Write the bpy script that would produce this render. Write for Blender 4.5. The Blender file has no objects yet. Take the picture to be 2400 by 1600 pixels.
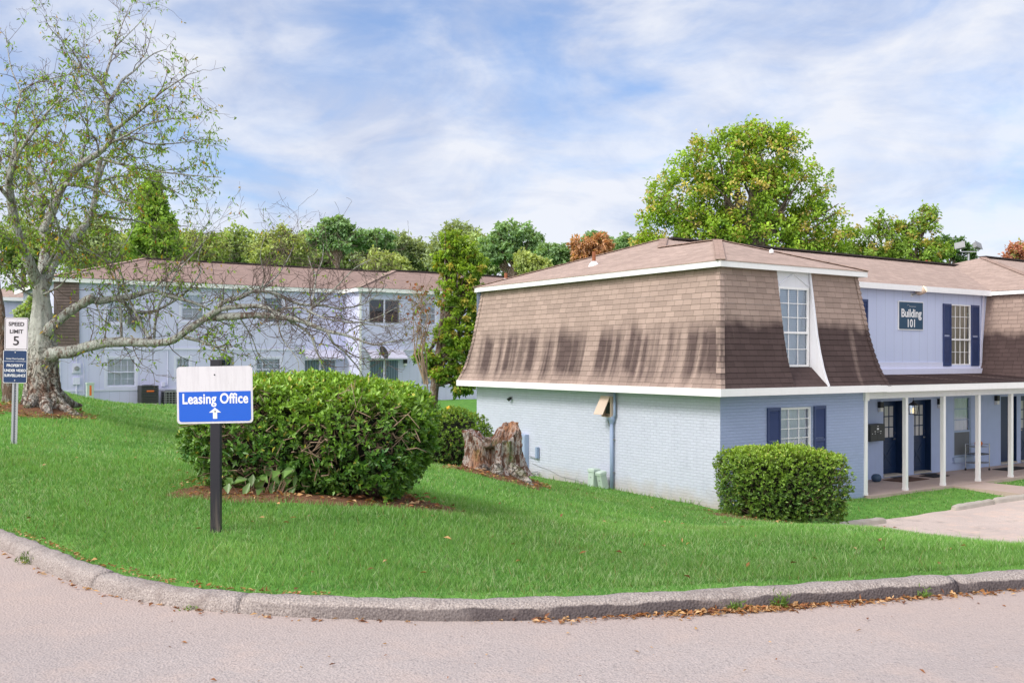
import bpy, math, random
import numpy as np
from mathutils import Vector
R = math.radians
random.seed(7); rng = np.random.default_rng(11)
scene = bpy.context.scene
COL = scene.collection
CAMZ = 1.6
# ------------------------------------------------------------------ helpers
def srgb(r, g, b):
    f = lambda c: (c/255/12.92) if c/255 <= .04045 else ((c/255+.055)/1.055)**2.4
    return (f(r), f(g), f(b), 1)
def tag(o, label=None, cat=None, group=None, kind=None):
    if label: o['label'] = label
    if cat: o['category'] = cat
    if group: o['group'] = group
    if kind: o['kind'] = kind
    return o
def empty(name, loc, rz=0, label=None, cat=None, group=None):
    o = bpy.data.objects.new(name, None); COL.objects.link(o)
    o.empty_display_size = .2
    o.location = loc; o.rotation_euler = (0, 0, rz)
    return tag(o, label, cat, group)
def auto_uv(me):
    n = len(me.loops)
    co = np.empty(len(me.vertices)*3); me.vertices.foreach_get('co', co); co = co.reshape(-1, 3)
    vi = np.empty(n, int); me.loops.foreach_get('vertex_index', vi)
    pn = np.empty(len(me.polygons)*3); me.polygons.foreach_get('normal', pn); pn = pn.reshape(-1, 3)
    lt = np.empty(len(me.polygons), int); me.polygons.foreach_get('loop_total', lt)
    nn = np.repeat(pn, lt, axis=0)
    u = np.stack([-nn[:, 1], nn[:, 0], np.zeros(n)], 1)
    ln = np.linalg.norm(u, axis=1); flat = ln < .12
    u[~flat] /= ln[~flat][:, None]; u[flat] = (1, 0, 0)
    v = np.cross(nn, u); v[flat] = (0, 1, 0)
    p = co[vi]
    uv = np.stack([(p*u).sum(1), (p*v).sum(1)], 1)
    l = me.uv_layers.new(name='UVMap'); l.data.foreach_set('uv', uv.ravel())
class MB:
    def __init__(s): s.v = []; s.f = []; s.uv = []; s.hasuv = False
    def quad(s, *p, uv=None):
        b = len(s.v); s.v += [tuple(q) for q in p]; s.f.append(tuple(range(b, b+len(p))))
        if uv: s.hasuv = True
        s.uv.append(uv)
        return s
    def box(s, x0, x1, y0, y1, z0, z1):
        if x0 > x1: x0, x1 = x1, x0
        if y0 > y1: y0, y1 = y1, y0
        if z0 > z1: z0, z1 = z1, z0
        b = len(s.v)
        s.v += [(x0,y0,z0),(x1,y0,z0),(x1,y1,z0),(x0,y1,z0),(x0,y0,z1),(x1,y0,z1),(x1,y1,z1),(x0,y1,z1)]
        for f in ((0,3,2,1),(4,5,6,7),(0,1,5,4),(1,2,6,5),(2,3,7,6),(3,0,4,7)):
            s.f.append(tuple(b+i for i in f)); s.uv.append(None)
        return s
    def bar(s, p0, p1, w, h=None, up=(0,0,1)):
        h = h or w
        p0 = Vector(p0); p1 = Vector(p1); d = (p1-p0).normalized(); up = Vector(up)
        a = d.cross(up)
        if a.length < 1e-4: a = d.cross(Vector((0,1,0)))
        a.normalize(); c = a.cross(d).normalized()
        b = len(s.v)
        for p in (p0, p1):
            for i, j in ((-1,-1),(1,-1),(1,1),(-1,1)):
                s.v.append(tuple(p + a*(i*w/2) + c*(j*h/2)))
        for f in ((0,1,2,3),(7,6,5,4),(0,4,5,1),(1,5,6,2),(2,6,7,3),(3,7,4,0)):
            s.f.append(tuple(b+i for i in f)); s.uv.append(None)
        return s
    def tube(s, pts, rad, n=8, cap=True):
        pts = [Vector(p) for p in pts]; m = len(pts)
        if not hasattr(rad, '__len__'): rad = [rad]*m
        ref = Vector((.31,.17,.93)); b = len(s.v); prev = None
        for i in range(m):
            d = (pts[min(i+1,m-1)]-pts[max(i-1,0)])
            d = d.normalized() if d.length > 1e-9 else Vector((0,0,1))
            if prev is None:
                a = d.cross(ref)
                if a.length < .05: a = d.cross(Vector((1,0,0)))
            else: a = prev - d*prev.dot(d)
            a.normalize(); prev = a; c = d.cross(a)
            for k in range(n):
                t = 2*math.pi*k/n
                s.v.append(tuple(pts[i] + (a*math.cos(t)+c*math.sin(t))*rad[i]))
        for i in range(m-1):
            for k in range(n):
                k2 = (k+1) % n
                s.f.append((b+i*n+k, b+i*n+k2, b+(i+1)*n+k2, b+(i+1)*n+k)); s.uv.append(None)
        if cap:
            s.f.append(tuple(b+k for k in range(n-1,-1,-1))); s.uv.append(None)
            s.f.append(tuple(b+(m-1)*n+k for k in range(n))); s.uv.append(None)
        return s
    def lathe(s, prof, n=20, c=(0,0,0)):
        b = len(s.v); m = len(prof)
        for r, z in prof:
            for k in range(n):
                t = 2*math.pi*k/n; s.v.append((c[0]+r*math.cos(t), c[1]+r*math.sin(t), c[2]+z))
        for i in range(m-1):
            for k in range(n):
                k2 = (k+1) % n
                s.f.append((b+i*n+k, b+i*n+k2, b+(i+1)*n+k2, b+(i+1)*n+k)); s.uv.append(None)
        s.f.append(tuple(b+k for k in range(n-1,-1,-1))); s.uv.append(None)
        s.f.append(tuple(b+(m-1)*n+k for k in range(n))); s.uv.append(None)
        return s
    def build(s, name, mat, parent=None, zo=0, smooth=False, bevel=0):
        me = bpy.data.meshes.new(name)
        vv = [(x, y, z-zo) for x, y, z in s.v] if zo else s.v
        me.from_pydata(vv, [], s.f); me.update()
        auto_uv(me)
        if s.hasuv:
            d = me.uv_layers[0].data
            for p, uv in zip(me.polygons, s.uv):
                if uv:
                    for li, q in zip(p.loop_indices, uv): d[li].uv = q
        if mat: me.materials.append(mat)
        if smooth: me.polygons.foreach_set('use_smooth', [True]*len(me.polygons))
        o = bpy.data.objects.new(name, me); COL.objects.link(o)
        if parent: o.parent = parent
        if bevel:
            m = o.modifiers.new('bevel', 'BEVEL'); m.width = bevel; m.segments = 2; m.limit_method = 'ANGLE'
        return o
def np_mesh(name, V, F, mat, parent=None, col=None, smooth=False):
    V = np.asarray(V, np.float32); F = np.asarray(F, np.int32); k = F.shape[1]
    me = bpy.data.meshes.new(name)
    me.vertices.add(len(V)); me.vertices.foreach_set('co', V.ravel())
    me.loops.add(F.size); me.loops.foreach_set('vertex_index', F.ravel())
    me.polygons.add(len(F)); me.polygons.foreach_set('loop_start', np.arange(0, F.size, k, dtype=np.int32))
    if smooth: me.polygons.foreach_set('use_smooth', np.ones(len(F), bool))
    me.update(calc_edges=True)
    if col is not None:
        a = me.color_attributes.new('col', 'FLOAT_COLOR', 'POINT')
        c = np.ones((len(V), 4), np.float32); c[:, :3] = col; a.data.foreach_set('color', c.ravel())
    me.materials.append(mat)
    o = bpy.data.objects.new(name, me); COL.objects.link(o)
    if parent: o.parent = parent
    return o
def unit(a): return a/np.maximum(np.linalg.norm(a, axis=-1, keepdims=True), 1e-9)
def leaves(name, P, D, N, L, W, col, mat, parent=None, fold=.25):
    n = len(P); D = unit(D); S = unit(np.cross(D, N)); N = np.cross(S, D)
    L = np.broadcast_to(L, n)[:, None]; W = np.broadcast_to(W, n)[:, None]
    mid = P + D*L*.48
    V = np.stack([P, mid + S*W*.5 + N*W*fold, P + D*L - N*L*.12, mid - S*W*.5 + N*W*fold], 1).reshape(-1, 3)
    b = np.arange(n)[:, None]*4
    F = np.concatenate([b+[0, 1, 2], b+[0, 2, 3]], 0)
    return np_mesh(name, V, F, mat, parent, np.repeat(col, 4, axis=0))
def copy_tree(o, parent=None):
    c = o.copy(); COL.objects.link(c)
    if parent: c.parent = parent
    for ch in list(o.children): copy_tree(ch, c)
    return c
def smooth_noise(P, scale, seed):
    # cheap value noise (sum of sines) for scattering masks
    r = np.random.default_rng(seed); out = np.zeros(len(P))
    for k in range(6):
        w = r.normal(size=P.shape[1])*scale*(1+.35*k); out += np.sin(P@w + r.uniform(0, 6.28))/(1+.3*k)
    return out/2.6
def text_mesh(body, size, mat, name, parent, loc, rot, sx=1, bold=0, sp=1.0, depth=.0015, align='CENTER'):
    cu = bpy.data.curves.new('t', 'FONT'); cu.body = body; cu.size = size; cu.align_x = align; cu.align_y = 'CENTER'
    cu.extrude = depth; cu.offset = bold; cu.space_character = sp; cu.resolution_u = 4
    t = bpy.data.objects.new('t', cu); COL.objects.link(t)
    bpy.context.view_layer.update()
    me = bpy.data.meshes.new_from_object(t.evaluated_get(bpy.context.evaluated_depsgraph_get()))
    bpy.data.objects.remove(t); bpy.data.curves.remove(cu)
    me.name = name; me.materials.clear(); me.materials.append(mat)
    o = bpy.data.objects.new(name, me); COL.objects.link(o)
    o.parent = parent; o.location = loc; o.rotation_euler = rot; o.scale = (sx, 1, 1)
    return o
# ------------------------------------------------------------------ materials
class NT:
    def __init__(s, name):
        s.m = bpy.data.materials.new(name); s.m.use_nodes = True
        s.t = s.m.node_tree; s.b = s.t.nodes['Principled BSDF']; s.out = s.t.nodes['Material Output']
        s.uvn = s.obn = None
    def n(s, typ, **kw):
        x = s.t.nodes.new(typ)
        for k, v in kw.items():
            if k.startswith('_'): setattr(x, k[1:], v)
            else: x.inputs[k.replace('__', ' ')].default_value = v
        return x
    def l(s, a, b): s.t.links.new(a, b)
    def uv(s):
        if not s.uvn: s.uvn = s.t.nodes.new('ShaderNodeTexCoord')
        return s.uvn.outputs['UV']
    def ob(s):
        if not s.uvn: s.uvn = s.t.nodes.new('ShaderNodeTexCoord')
        return s.uvn.outputs['Object']
    def noise(s, vec, scale, detail=3, rough=.55, sc=(1,1,1)):
        if sc != (1,1,1):
            mp = s.n('ShaderNodeMapping'); mp.inputs['Scale'].default_value = sc; s.l(vec, mp.inputs['Vector']); vec = mp.outputs[0]
        x = s.n('ShaderNodeTexNoise', Scale=scale, Detail=detail, Roughness=rough); s.l(vec, x.inputs['Vector'])
        return x.outputs['Fac']
    def ramp(s, fac, stops):
        x = s.n('ShaderNodeValToRGB'); e = x.color_ramp.elements
        while len(e) < len(stops): e.new(.5)
        for i, (p, c) in enumerate(stops): e[i].position = p; e[i].color = c if len(c) == 4 else (*c, 1)
        s.l(fac, x.inputs['Fac']); return x.outputs['Color']
    def mix(s, fac, a, b, mode='MIX'):
        x = s.n('ShaderNodeMix', _data_type='RGBA', _blend_type=mode)
        for sock, val in ((x.inputs[0], fac), (x.inputs[6], a), (x.inputs[7], b)):
            if hasattr(val, 'is_linked'): s.l(val, sock)
            else: sock.default_value = (*val, 1) if hasattr(val, '__len__') and len(val) == 3 else val
        return x.outputs[2]
    def math(s, op, a, b=0, c=None):
        x = s.n('ShaderNodeMath', _operation=op)
        for sock, val in zip(x.inputs, (a, b, c)):
            if val is None: continue
            if hasattr(val, 'is_linked'): s.l(val, sock)
            else: sock.default_value = val
        return x.outputs[0]
    def sep(s, vec):
        x = s.n('ShaderNodeSeparateXYZ'); s.l(vec, x.inputs[0]); return x.outputs
    def color(s, c):
        if hasattr(c, 'is_linked'): s.l(c, s.b.inputs['Base Color'])
        else: s.b.inputs['Base Color'].default_value = c
    def bump(s, h, strength=.3, dist=.01):
        x = s.n('ShaderNodeBump', Strength=strength, Distance=dist); s.l(h, x.inputs['Height']); s.l(x.outputs[0], s.b.inputs['Normal'])
    def rough(s, v, spec=.3): s.b.inputs['Roughness'].default_value = v; s.b.inputs['Specular IOR Level'].default_value = spec
def g(v): return (v, v, v, 1)
def mul(c, k): return (c[0]*k, c[1]*k, c[2]*k, 1)
def paint(name, c, rough=.55, var=.12, dirt=.15, spec=.35, sc=3, streak=True):
    t = NT(name); v = t.ob()
    n1 = t.noise(v, sc, 5); col = t.mix(n1, mul(c, 1-var), mul(c, 1+var*.6))
    if dirt:
        n2 = t.noise(v, 2.2, 6, .65, (4, 4, .5) if streak else (1,1,1))
        f = t.ramp(n2, [(.5, g(0)), (.8, g(dirt))])
        col = t.mix(f, col, mul((c[0]*.55+.02, c[1]*.5+.02, c[2]*.42+.01), 1))
    t.color(col); t.rough(rough, spec)
    t.bump(t.noise(v, 60, 3), .08, .004)
    return t.m
M = {}
M['white'] = paint('white_paint', (.86, .865, .89), .5, .05, .12)
M['white_trim'] = paint('white_trim', (.74, .75, .82), .5, .06, .18)
M['navy'] = paint('navy_paint', (.040, .062, .165), .4, .1, .05)
M['door_navy'] = paint('door_navy', (.010, .028, .085), .35, .1, .05)
M['black'] = paint('black_metal', (.018, .018, .022), .4, .2, .05)
M['dark_grey'] = paint('dark_grey', (.055, .058, .062), .5, .2, .1)
M['grey'] = paint('grey_metal', (.26, .27, .29), .45, .1, .15)
M['chrome'] = paint('chrome', (.62, .63, .66), .2, .05, 0); 
M['chrome'].node_tree.nodes['Principled BSDF'].inputs['Metallic'].default_value = .9
M['galv'] = paint('galvanised', (.42, .44, .49), .4, .12, .2, sc=20)
M['galv'].node_tree.nodes['Principled BSDF'].inputs['Metallic'].default_value = .5
M['beige'] = paint('beige_metal', (.60, .47, .38), .4, .1, .12)
M['awning'] = paint('awning', (.50, .50, .62), .5, .06, .3)
M['pale_green'] = paint('pale_green', (.45, .55, .50), .5, .06, .15)
M['pale_blue'] = paint('pale_blue', (.34, .42, .60), .5, .06, .1)
M['pipe_blue'] = paint('pipe_blue', (.27, .35, .52), .5, .06, .1)
M['rust'] = paint('rust', (.30, .11, .055), .8, .3, .2)
M['orange'] = paint('orange', (.75, .16, .03), .5, .1, .1)
M['pumpkin'] = paint('pumpkin', (.50, .13, .03), .5, .2, .1)
M['concrete'] = paint('concrete', (.46, .42, .38), .9, .2, .45, sc=6, streak=False)
M['mat_brown'] = paint('mat_brown', (.10, .055, .04), .95, .3, .1)
M['mat_black'] = paint('mat_black', (.02, .02, .024), .95, .3, .1)
M['bluepot'] = paint('blue_pot', (.05, .09, .16), .5, .2, .1)
M['sign_navy'] = paint('sign_navy', (.012, .042, .13), .35, .08, .06)
M['sign_teal'] = paint('sign_teal', (.014, .060, .125), .35, .08, .05)
M['sign_blue'] = paint('sign_blue', (.012, .11, .60), .35, .05, .03)
M['text_white'] = paint('text_white', (.82, .82, .85), .5, .03, 0)
M['text_black'] = paint('text_black', (.03, .025, .03), .5, .1, 0)
M['speed_white'] = paint('speed_white', (.70, .67, .74), .4, .04, .08)
M['curtain'] = paint('curtain', (.80, .80, .86), .8, .12, .1)
M['curtain_beige'] = paint('curtain_beige', (.52, .44, .33), .8, .12, .1)
M['screen'] = paint('screen', (.14, .15, .17), .7, .1, .1)
M['interior'] = paint('interior', (.03, .03, .035), .8, .2, 0)
M['yellow'] = paint('yellow', (.8, .45, .03), .5, .1, 0)
def signwhite():
    t = NT('weathered_sign_white'); v = t.ob()
    st = t.noise(v, 3.2, 6, .7, (9, 9, .9)); sp = t.noise(v, 45, 4, .7)
    col = t.mix(t.ramp(st, [(.45, g(0)), (.78, g(.5))]), (.66, .655, .70, 1), (.40, .385, .42, 1))
    col = t.mix(t.ramp(sp, [(.66, g(0)), (.74, g(.6))]), col, (.36, .36, .38, 1))
    t.color(col); t.rough(.4, .4); return t.m
M['sign_white'] = signwhite()
def postmat():
    t = NT('weathered_black_post'); v = t.ob()
    z = t.sep(v)[2]
    w = t.noise(v, 5, 6, .7, (12, 12, .7))
    low = t.ramp(z, [(0., g(.55)), (.10, g(.25)), (.4, g(0))])
    f = t.math('MULTIPLY', t.ramp(w, [(.45, g(0)), (.62, g(1))]), low)
    col = t.mix(f, (.017, .017, .026, 1), (.30, .24, .20, 1))
    t.color(col); t.rough(.5, .4); t.bump(w, .3, .003); return t.m
M['post'] = postmat()
def louver(name, c):
    t = NT(name); v = t.sep(t.uv())[1]
    fr = t.math('FRACT', t.math('MULTIPLY', v, 28))
    t.color(t.mix(t.ramp(fr, [(.0, g(1)), (.35, g(0)), (1, g(0))]), mul(c, 1.25), mul(c, .22)))
    t.rough(.45); return t.m
M['shutter'] = louver('shutter_navy', (.045, .07, .20))
def blinds():
    t = NT('blinds'); v = t.sep(t.uv())[1]
    fr = t.math('FRACT', t.math('MULTIPLY', v, 22))
    t.color(t.mix(t.ramp(fr, [(0, g(1)), (.22, g(0)), (1, g(.15))]), (.78, .81, .88, 1), (.30, .33, .38, 1))); t.rough(.6); return t.m
M['blinds'] = blinds()
def pleats():
    t = NT('pleated_curtain'); u = t.sep(t.uv())[0]
    wv = t.math('SINE', t.math('MULTIPLY', u, 45))
    t.color(t.mix(t.ramp(t.math('MULTIPLY_ADD', wv, .5, .5), [(0, g(0)), (1, g(1))]), (.24, .30, .34, 1), (.55, .62, .66, 1))); t.rough(.8); return t.m
M['pleats'] = pleats()
def glass():
    t = NT('window_glass'); t.t.nodes.remove(t.b)
    a = t.n('ShaderNodeBsdfTransparent'); a.inputs[0].default_value = (.86, .9, .92, 1)
    b = t.n('ShaderNodeBsdfGlossy', Roughness=.04); b.inputs[0].default_value = (.8, .85, .95, 1)
    fr = t.n('ShaderNodeFresnel', IOR=1.5)
    m = t.n('ShaderNodeMixShader'); t.l(t.math('ADD', fr.outputs[0], .05), m.inputs[0]); t.l(a.outputs[0], m.inputs[1]); t.l(b.outputs[0], m.inputs[2])
    t.l(m.outputs[0], t.out.inputs[0]); return t.m
M['glass'] = glass()
def glow(name, c, s):
    t = NT(name); t.color(c); t.b.inputs['Emission Color'].default_value = c; t.b.inputs['Emission Strength'].default_value = s; return t.m
M['lamp'] = glow('lit_lamp_glass', (1, .78, .45, 1), 1.3)
M['lamp_off'] = paint('frosted_lamp', (.72, .72, .74), .3, .05, 0)
def brick(name, c, low=False):
    t = NT(name); uv = t.uv(); ob = t.ob()
    b = t.n('ShaderNodeTexBrick', Scale=1, Mortar__Size=.006, Mortar__Smooth=.3, Bias=0, Brick__Width=.2, Row__Height=.068, _offset=.5)
    t.l(uv, b.inputs['Vector'])
    b.inputs['Color1'].default_value = mul(c, 1.06); b.inputs['Color2'].default_value = mul(c, .95); b.inputs['Mortar'].default_value = mul(c, .86)
    n = t.noise(ob, 1.2, 6, .6); col = t.mix(t.ramp(n, [(.35, g(.0)), (.75, g(.22))]), b.outputs['Color'], mul((c[0]*.8, c[1]*.83, c[2]*.9), 1))
    nn = t.noise(ob, 35, 3); col = t.mix(.5, col, t.mix(nn, mul(c, .9), mul(c, 1.08)), 'MIX')
    if low:
        z = t.sep(ob)[2]
        n3 = t.noise(ob, 2.5, 5, .6)
        f = t.math('MULTIPLY', t.ramp(t.math('MULTIPLY_ADD', n3, .5, z), [(.25, g(.9)), (.72, g(0))]), .85)
        col = t.mix(f, col, (.42, .35, .28, 1))
        nm = t.noise(ob, 3.2, 6, .65, (1, 1, .5)); col = t.mix(t.ramp(nm, [(.52, g(0)), (.72, g(.30))]), col, mul((c[0]*.68, c[1]*.70, c[2]*.72), 1))
    t.color(col); t.rough(.75, .25)
    h = t.math('ADD', t.math('MULTIPLY', b.outputs['Fac'], -1), t.math('MULTIPLY', nn, .5))
    t.bump(h, .85, .008); return t.m
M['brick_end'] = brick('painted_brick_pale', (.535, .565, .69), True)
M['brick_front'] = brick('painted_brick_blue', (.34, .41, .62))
M['porch_wall'] = paint('porch_wall_blue', (.40, .48, .72), .7, .08, .12)
def siding(name, c, pitch=.405):
    t = NT(name); uv = t.sep(t.uv()); ob = t.ob()
    fr = t.math('FRACT', t.math('DIVIDE', uv[0], pitch))
    line = t.ramp(fr, [(0, g(1)), (.022, g(1)), (.04, g(0))])
    n = t.noise(ob, 1.5, 5, .6, (2, 2, .5))
    col = t.mix(t.ramp(n, [(.3, g(0)), (.8, g(.35))]), c if len(c) == 4 else (*c, 1), mul((c[0]*.82, c[1]*.82, c[2]*.88), 1))
    col = t.mix(t.math('MULTIPLY', line, .5), col, mul(c, .55))
    t.color(col); t.rough(.6, .3); t.bump(t.math('MULTIPLY', line, -1), .5, .006); return t.m
M['siding'] = siding('siding_lavender', (.56, .62, .83))
M['siding_far'] = siding('siding_far', (.59, .605, .83), .41)
M['trim_lav'] = paint('trim_lavender', (.63, .655, .82), .55, .05, .12)
M['trim_far'] = paint('trim_far', (.65, .665, .85), .55, .05, .1)
def shingle(name, c, tab=.30, row=.127, stain=None, gap=.06):
    t = NT(name); uv = t.uv(); ob = t.ob()
    b = t.n('ShaderNodeTexBrick', Scale=1, Mortar__Size=.0065, Mortar__Smooth=.2, Bias=-.05, Brick__Width=tab, Row__Height=row, _offset=.37, _offset_frequency=2, _squash=.9, _squash_frequency=3)
    t.l(uv, b.inputs['Vector'])
    b.inputs['Color1'].default_value = mul(c, 1.28); b.inputs['Color2'].default_value = mul(c, .80); b.inputs['Mortar'].default_value = mul(c, .42)
    gr = t.noise(ob, 160, 2, .7); col = t.mix(.42, b.outputs['Color'], t.mix(gr, mul(c, .5), mul(c, 1.5)))
    big = t.noise(ob, .9, 5, .6); col = t.mix(t.ramp(big, [(.35, g(0)), (.75, g(.3))]), col, mul(c, .72))
    if stain:
        z = t.sep(ob)[2]; (z0, z1, z2, amt, sc, thr) = stain
        st = t.noise(uv, sc, 4, .52, (1, .05, 1)); st2 = t.noise(uv, 1.1, 4, .6, (1, .5, 1))
        zz = t.math('MULTIPLY_ADD', st2, .55, t.math('ADD', z, -.27))
        zz = t.math('MULTIPLY_ADD', t.noise(uv, sc*.8, 3, .5, (1, .01, 1)), .5, t.math('ADD', zz, -.25))
        band = t.math('MULTIPLY', t.ramp(t.math('DIVIDE', zz, 6), [(max(z0-.3,0)/6, g(.25)), (z0/6, g(1)), (z1/6, g(1)), (z2/6, g(0))]), 1)
        f = t.math('MULTIPLY', t.ramp(st, [(thr-.05, g(.12)), (thr+.07, g(1))]), band)
        col = t.mix(t.math('MULTIPLY', f, amt), col, t.mix(1.0, col, (.19, .17, .20, 1), 'MULTIPLY'))
    t.color(col); t.rough(.92, .15)
    t.bump(t.math('ADD', t.math('MULTIPLY', b.outputs['Fac'], -1.2), t.math('MULTIPLY', gr, .5)), .6, .01); return t.m
SC = (.375, .285, .25)
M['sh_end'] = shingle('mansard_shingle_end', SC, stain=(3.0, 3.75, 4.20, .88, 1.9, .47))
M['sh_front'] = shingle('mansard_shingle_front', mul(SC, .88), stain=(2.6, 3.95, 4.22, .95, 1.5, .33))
M['sh_roof'] = shingle('roof_shingle', (.40, .305, .265), .33, .14)
M['sh_far'] = shingle('far_roof_shingle', (.30, .215, .19), .33, .14)
M['sh_dark'] = shingle('far_mansard_shingle', (.20, .15, .14))
M['cap'] = shingle('ridge_cap', (.38, .28, .24), .25, .14)
M['cap_dark'] = paint('ridge_vent', (.05, .04, .04), .9, .2, 0)
def foliage(name, rough=.5, spec=.3, trans=.3):
    t = NT(name); a = t.n('ShaderNodeAttribute', _attribute_name='col')
    t.l(a.outputs['Color'], t.b.inputs['Base Color']); t.rough(rough, spec)
    tr = t.n('ShaderNodeBsdfTranslucent')
    x = t.mix(1.0, a.outputs['Color'], (1.5, 1.35, .5, 1), 'MULTIPLY'); t.l(x, tr.inputs[0])
    m = t.n('ShaderNodeMixShader'); m.inputs[0].default_value = trans
    t.l(t.b.outputs[0], m.inputs[1]); t.l(tr.outputs[0], m.inputs[2]); t.l(m.outputs[0], t.out.inputs[0]); return t.m
M['leaf'] = foliage('leaf', .5, .3, .35)
M['leaf_gloss'] = foliage('hedge_leaf', .36, .5, .2)
M['blade'] = foliage('grass_blade', .6, .2, .35)
M['litter'] = foliage('dry_leaf', .8, .1, .15)
def bark(name, a, b, c, moss=False, sc=1):
    t = NT(name); v = t.ob()
    n1 = t.noise(v, 4*sc, 6, .65, (1, 1, .55)); n2 = t.noise(v, 14*sc, 6, .7, (1, 1, .35)); n3 = t.noise(v, 2.3*sc, 4, .6)
    col = t.ramp(n1, [(.36, b), (.46, a), (.60, a), (.72, mul(a, 1.25))])
    col = t.mix(t.ramp(n2, [(.52, g(0)), (.60, g(1))]), col, c)
    if moss: col = t.mix(t.ramp(n3, [(.60, g(0)), (.68, g(.85))]), col, (.09, .13, .025, 1))
    t.color(col); t.rough(.9, .15)
    x = t.n('ShaderNodeTexVoronoi', Scale=16*sc, _feature='DISTANCE_TO_EDGE'); mp = t.n('ShaderNodeMapping'); mp.inputs['Scale'].default_value = (1, 1, .3)
    t.l(v, mp.inputs[0]); t.l(mp.outputs[0], x.inputs['Vector'])
    t.bump(t.math('ADD', n2, t.math('MULTIPLY', t.ramp(x.outputs[0], [(0, g(0)), (.15, g(1))]), .6)), .8, .03); return t.m
M['bark'] = bark('grey_lichen_bark', (.42, .44, .41), (.12, .09, .075), (.19, .14, .12), False, 1.6)
M['bark_trunk'] = bark('old_trunk_bark', (.42, .42, .39), (.10, .055, .042), (.10, .07, .06), True, 1.5)
M['bark_brown'] = bark('brown_bark', (.16, .11, .085), (.05, .03, .025), (.30, .28, .26))
M['bark_far'] = bark('far_bark', (.17, .14, .12), (.07, .05, .045), (.25, .22, .20))
M['twig'] = paint('twig', (.13, .095, .085), .9, .3, 0)
M['twig_dry'] = paint('dry_twig', (.32, .23, .165), .9, .3, 0)
def trunkmat():
    t = NT('old_trunk_bark'); v = t.ob(); z = t.sep(v)[2]
    n1 = t.noise(v, 7, 6, .7, (1, 1, .5)); n2 = t.noise(v, 20, 6, .75, (1, 1, .4)); n3 = t.noise(v, 2.6, 4, .6)
    vo = t.n('ShaderNodeTexVoronoi', Scale=13, _feature='DISTANCE_TO_EDGE', Randomness=1.0); mp = t.n('ShaderNodeMapping'); mp.inputs['Scale'].default_value = (1, 1, .30)
    ds = t.n('ShaderNodeVectorMath', _operation='MULTIPLY_ADD'); t.l(v, ds.inputs[0]); ds.inputs[1].default_value = (1, 1, 1)
    nz = t.n('ShaderNodeTexNoise', Scale=6, Detail=4); t.l(v, nz.inputs['Vector']); sc_ = t.n('ShaderNodeVectorMath', _operation='SCALE', Scale=.42); t.l(nz.outputs['Color'], sc_.inputs[0]); t.l(sc_.outputs[0], ds.inputs[2])
    t.l(ds.outputs[0], mp.inputs[0]); t.l(mp.outputs[0], vo.inputs['Vector'])
    crack = t.ramp(vo.outputs[0], [(0, g(1)), (.045, g(.85)), (.11, g(0))])
    up = t.ramp(n1, [(.36, (.16, .13, .115)), (.45, (.40, .41, .385)), (.60, (.50, .51, .48)), (.72, (.30, .25, .22))])
    lo = t.ramp(n1, [(.34, (.10, .055, .04)), (.43, (.22, .15, .12)), (.50, (.40, .37, .33)), (.57, (.46, .45, .42)), (.63, (.25, .17, .135)), (.70, (.12, .06, .045))])
    low = t.ramp(t.math('MULTIPLY_ADD', n3, 1.2, z), [(1.7/4, g(1)), (3.0/4, g(0))])
    low = t.ramp(t.math('DIVIDE', t.math('MULTIPLY_ADD', n3, 1.2, z), 4), [(.48, g(1)), (.68, g(0))])
    col = t.mix(low, up, lo)
    f = t.math('MULTIPLY', crack, t.math('MULTIPLY', t.math('MULTIPLY_ADD', low, .62, .12), t.ramp(n3, [(.40, g(.25)), (.58, g(1))]))); col = t.mix(f, col, (.045, .028, .022, 1))
    col = t.mix(t.math('MULTIPLY', t.ramp(n3, [(.58, g(0)), (.66, g(.7))]), low), col, (.085, .095, .025, 1))
    col = t.mix(t.ramp(n2, [(.56, g(0)), (.64, g(.6))]), col, (.14, .10, .085, 1))
    t.color(col); t.rough(.92, .12)
    t.bump(t.math('ADD', t.math('MULTIPLY', t.math('MULTIPLY', crack, low), -1.6), t.math('ADD', n1, t.math('MULTIPLY', n2, .7))), 1.0, .035); return t.m
M['bark_trunk'] = trunkmat()
def stumpmat():
    t = NT('weathered_stump'); a = t.n('ShaderNodeAttribute', _attribute_name='col'); v = t.ob()
    n1 = t.noise(v, 9, 6, .75, (1, 1, .45)); n2 = t.noise(v, 22, 6, .75, (1, 1, .22))
    w = t.ramp(n1, [(.36, (.10, .05, .035)), (.46, (.22, .12, .09)), (.50, (.46, .42, .40)), (.55, (.52, .48, .46)), (.58, (.24, .10, .065)), (.68, (.11, .05, .035))])
    s3 = t.sep(a.outputs['Color'])
    wood = t.ramp(n2, [(.35, (.10, .04, .025)), (.5, (.36, .17, .09)), (.65, (.55, .33, .20))])
    col = t.mix(s3[0], w, wood)
    col = t.mix(t.math('MULTIPLY', s3[1], t.ramp(n1, [(.4, g(0)), (.55, g(1))])), col, (.10, .14, .02, 1))
    col = t.mix(s3[2], col, (.045, .028, .02, 1))
    t.color(t.mix(t.ramp(n2, [(.40, g(.75)), (.5, g(0))]), col, (.04, .025, .02, 1))); t.rough(.9, .15)
    t.bump(t.math('ADD', n1, n2), 1, .03); return t.m
M['stump'] = stumpmat()
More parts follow.
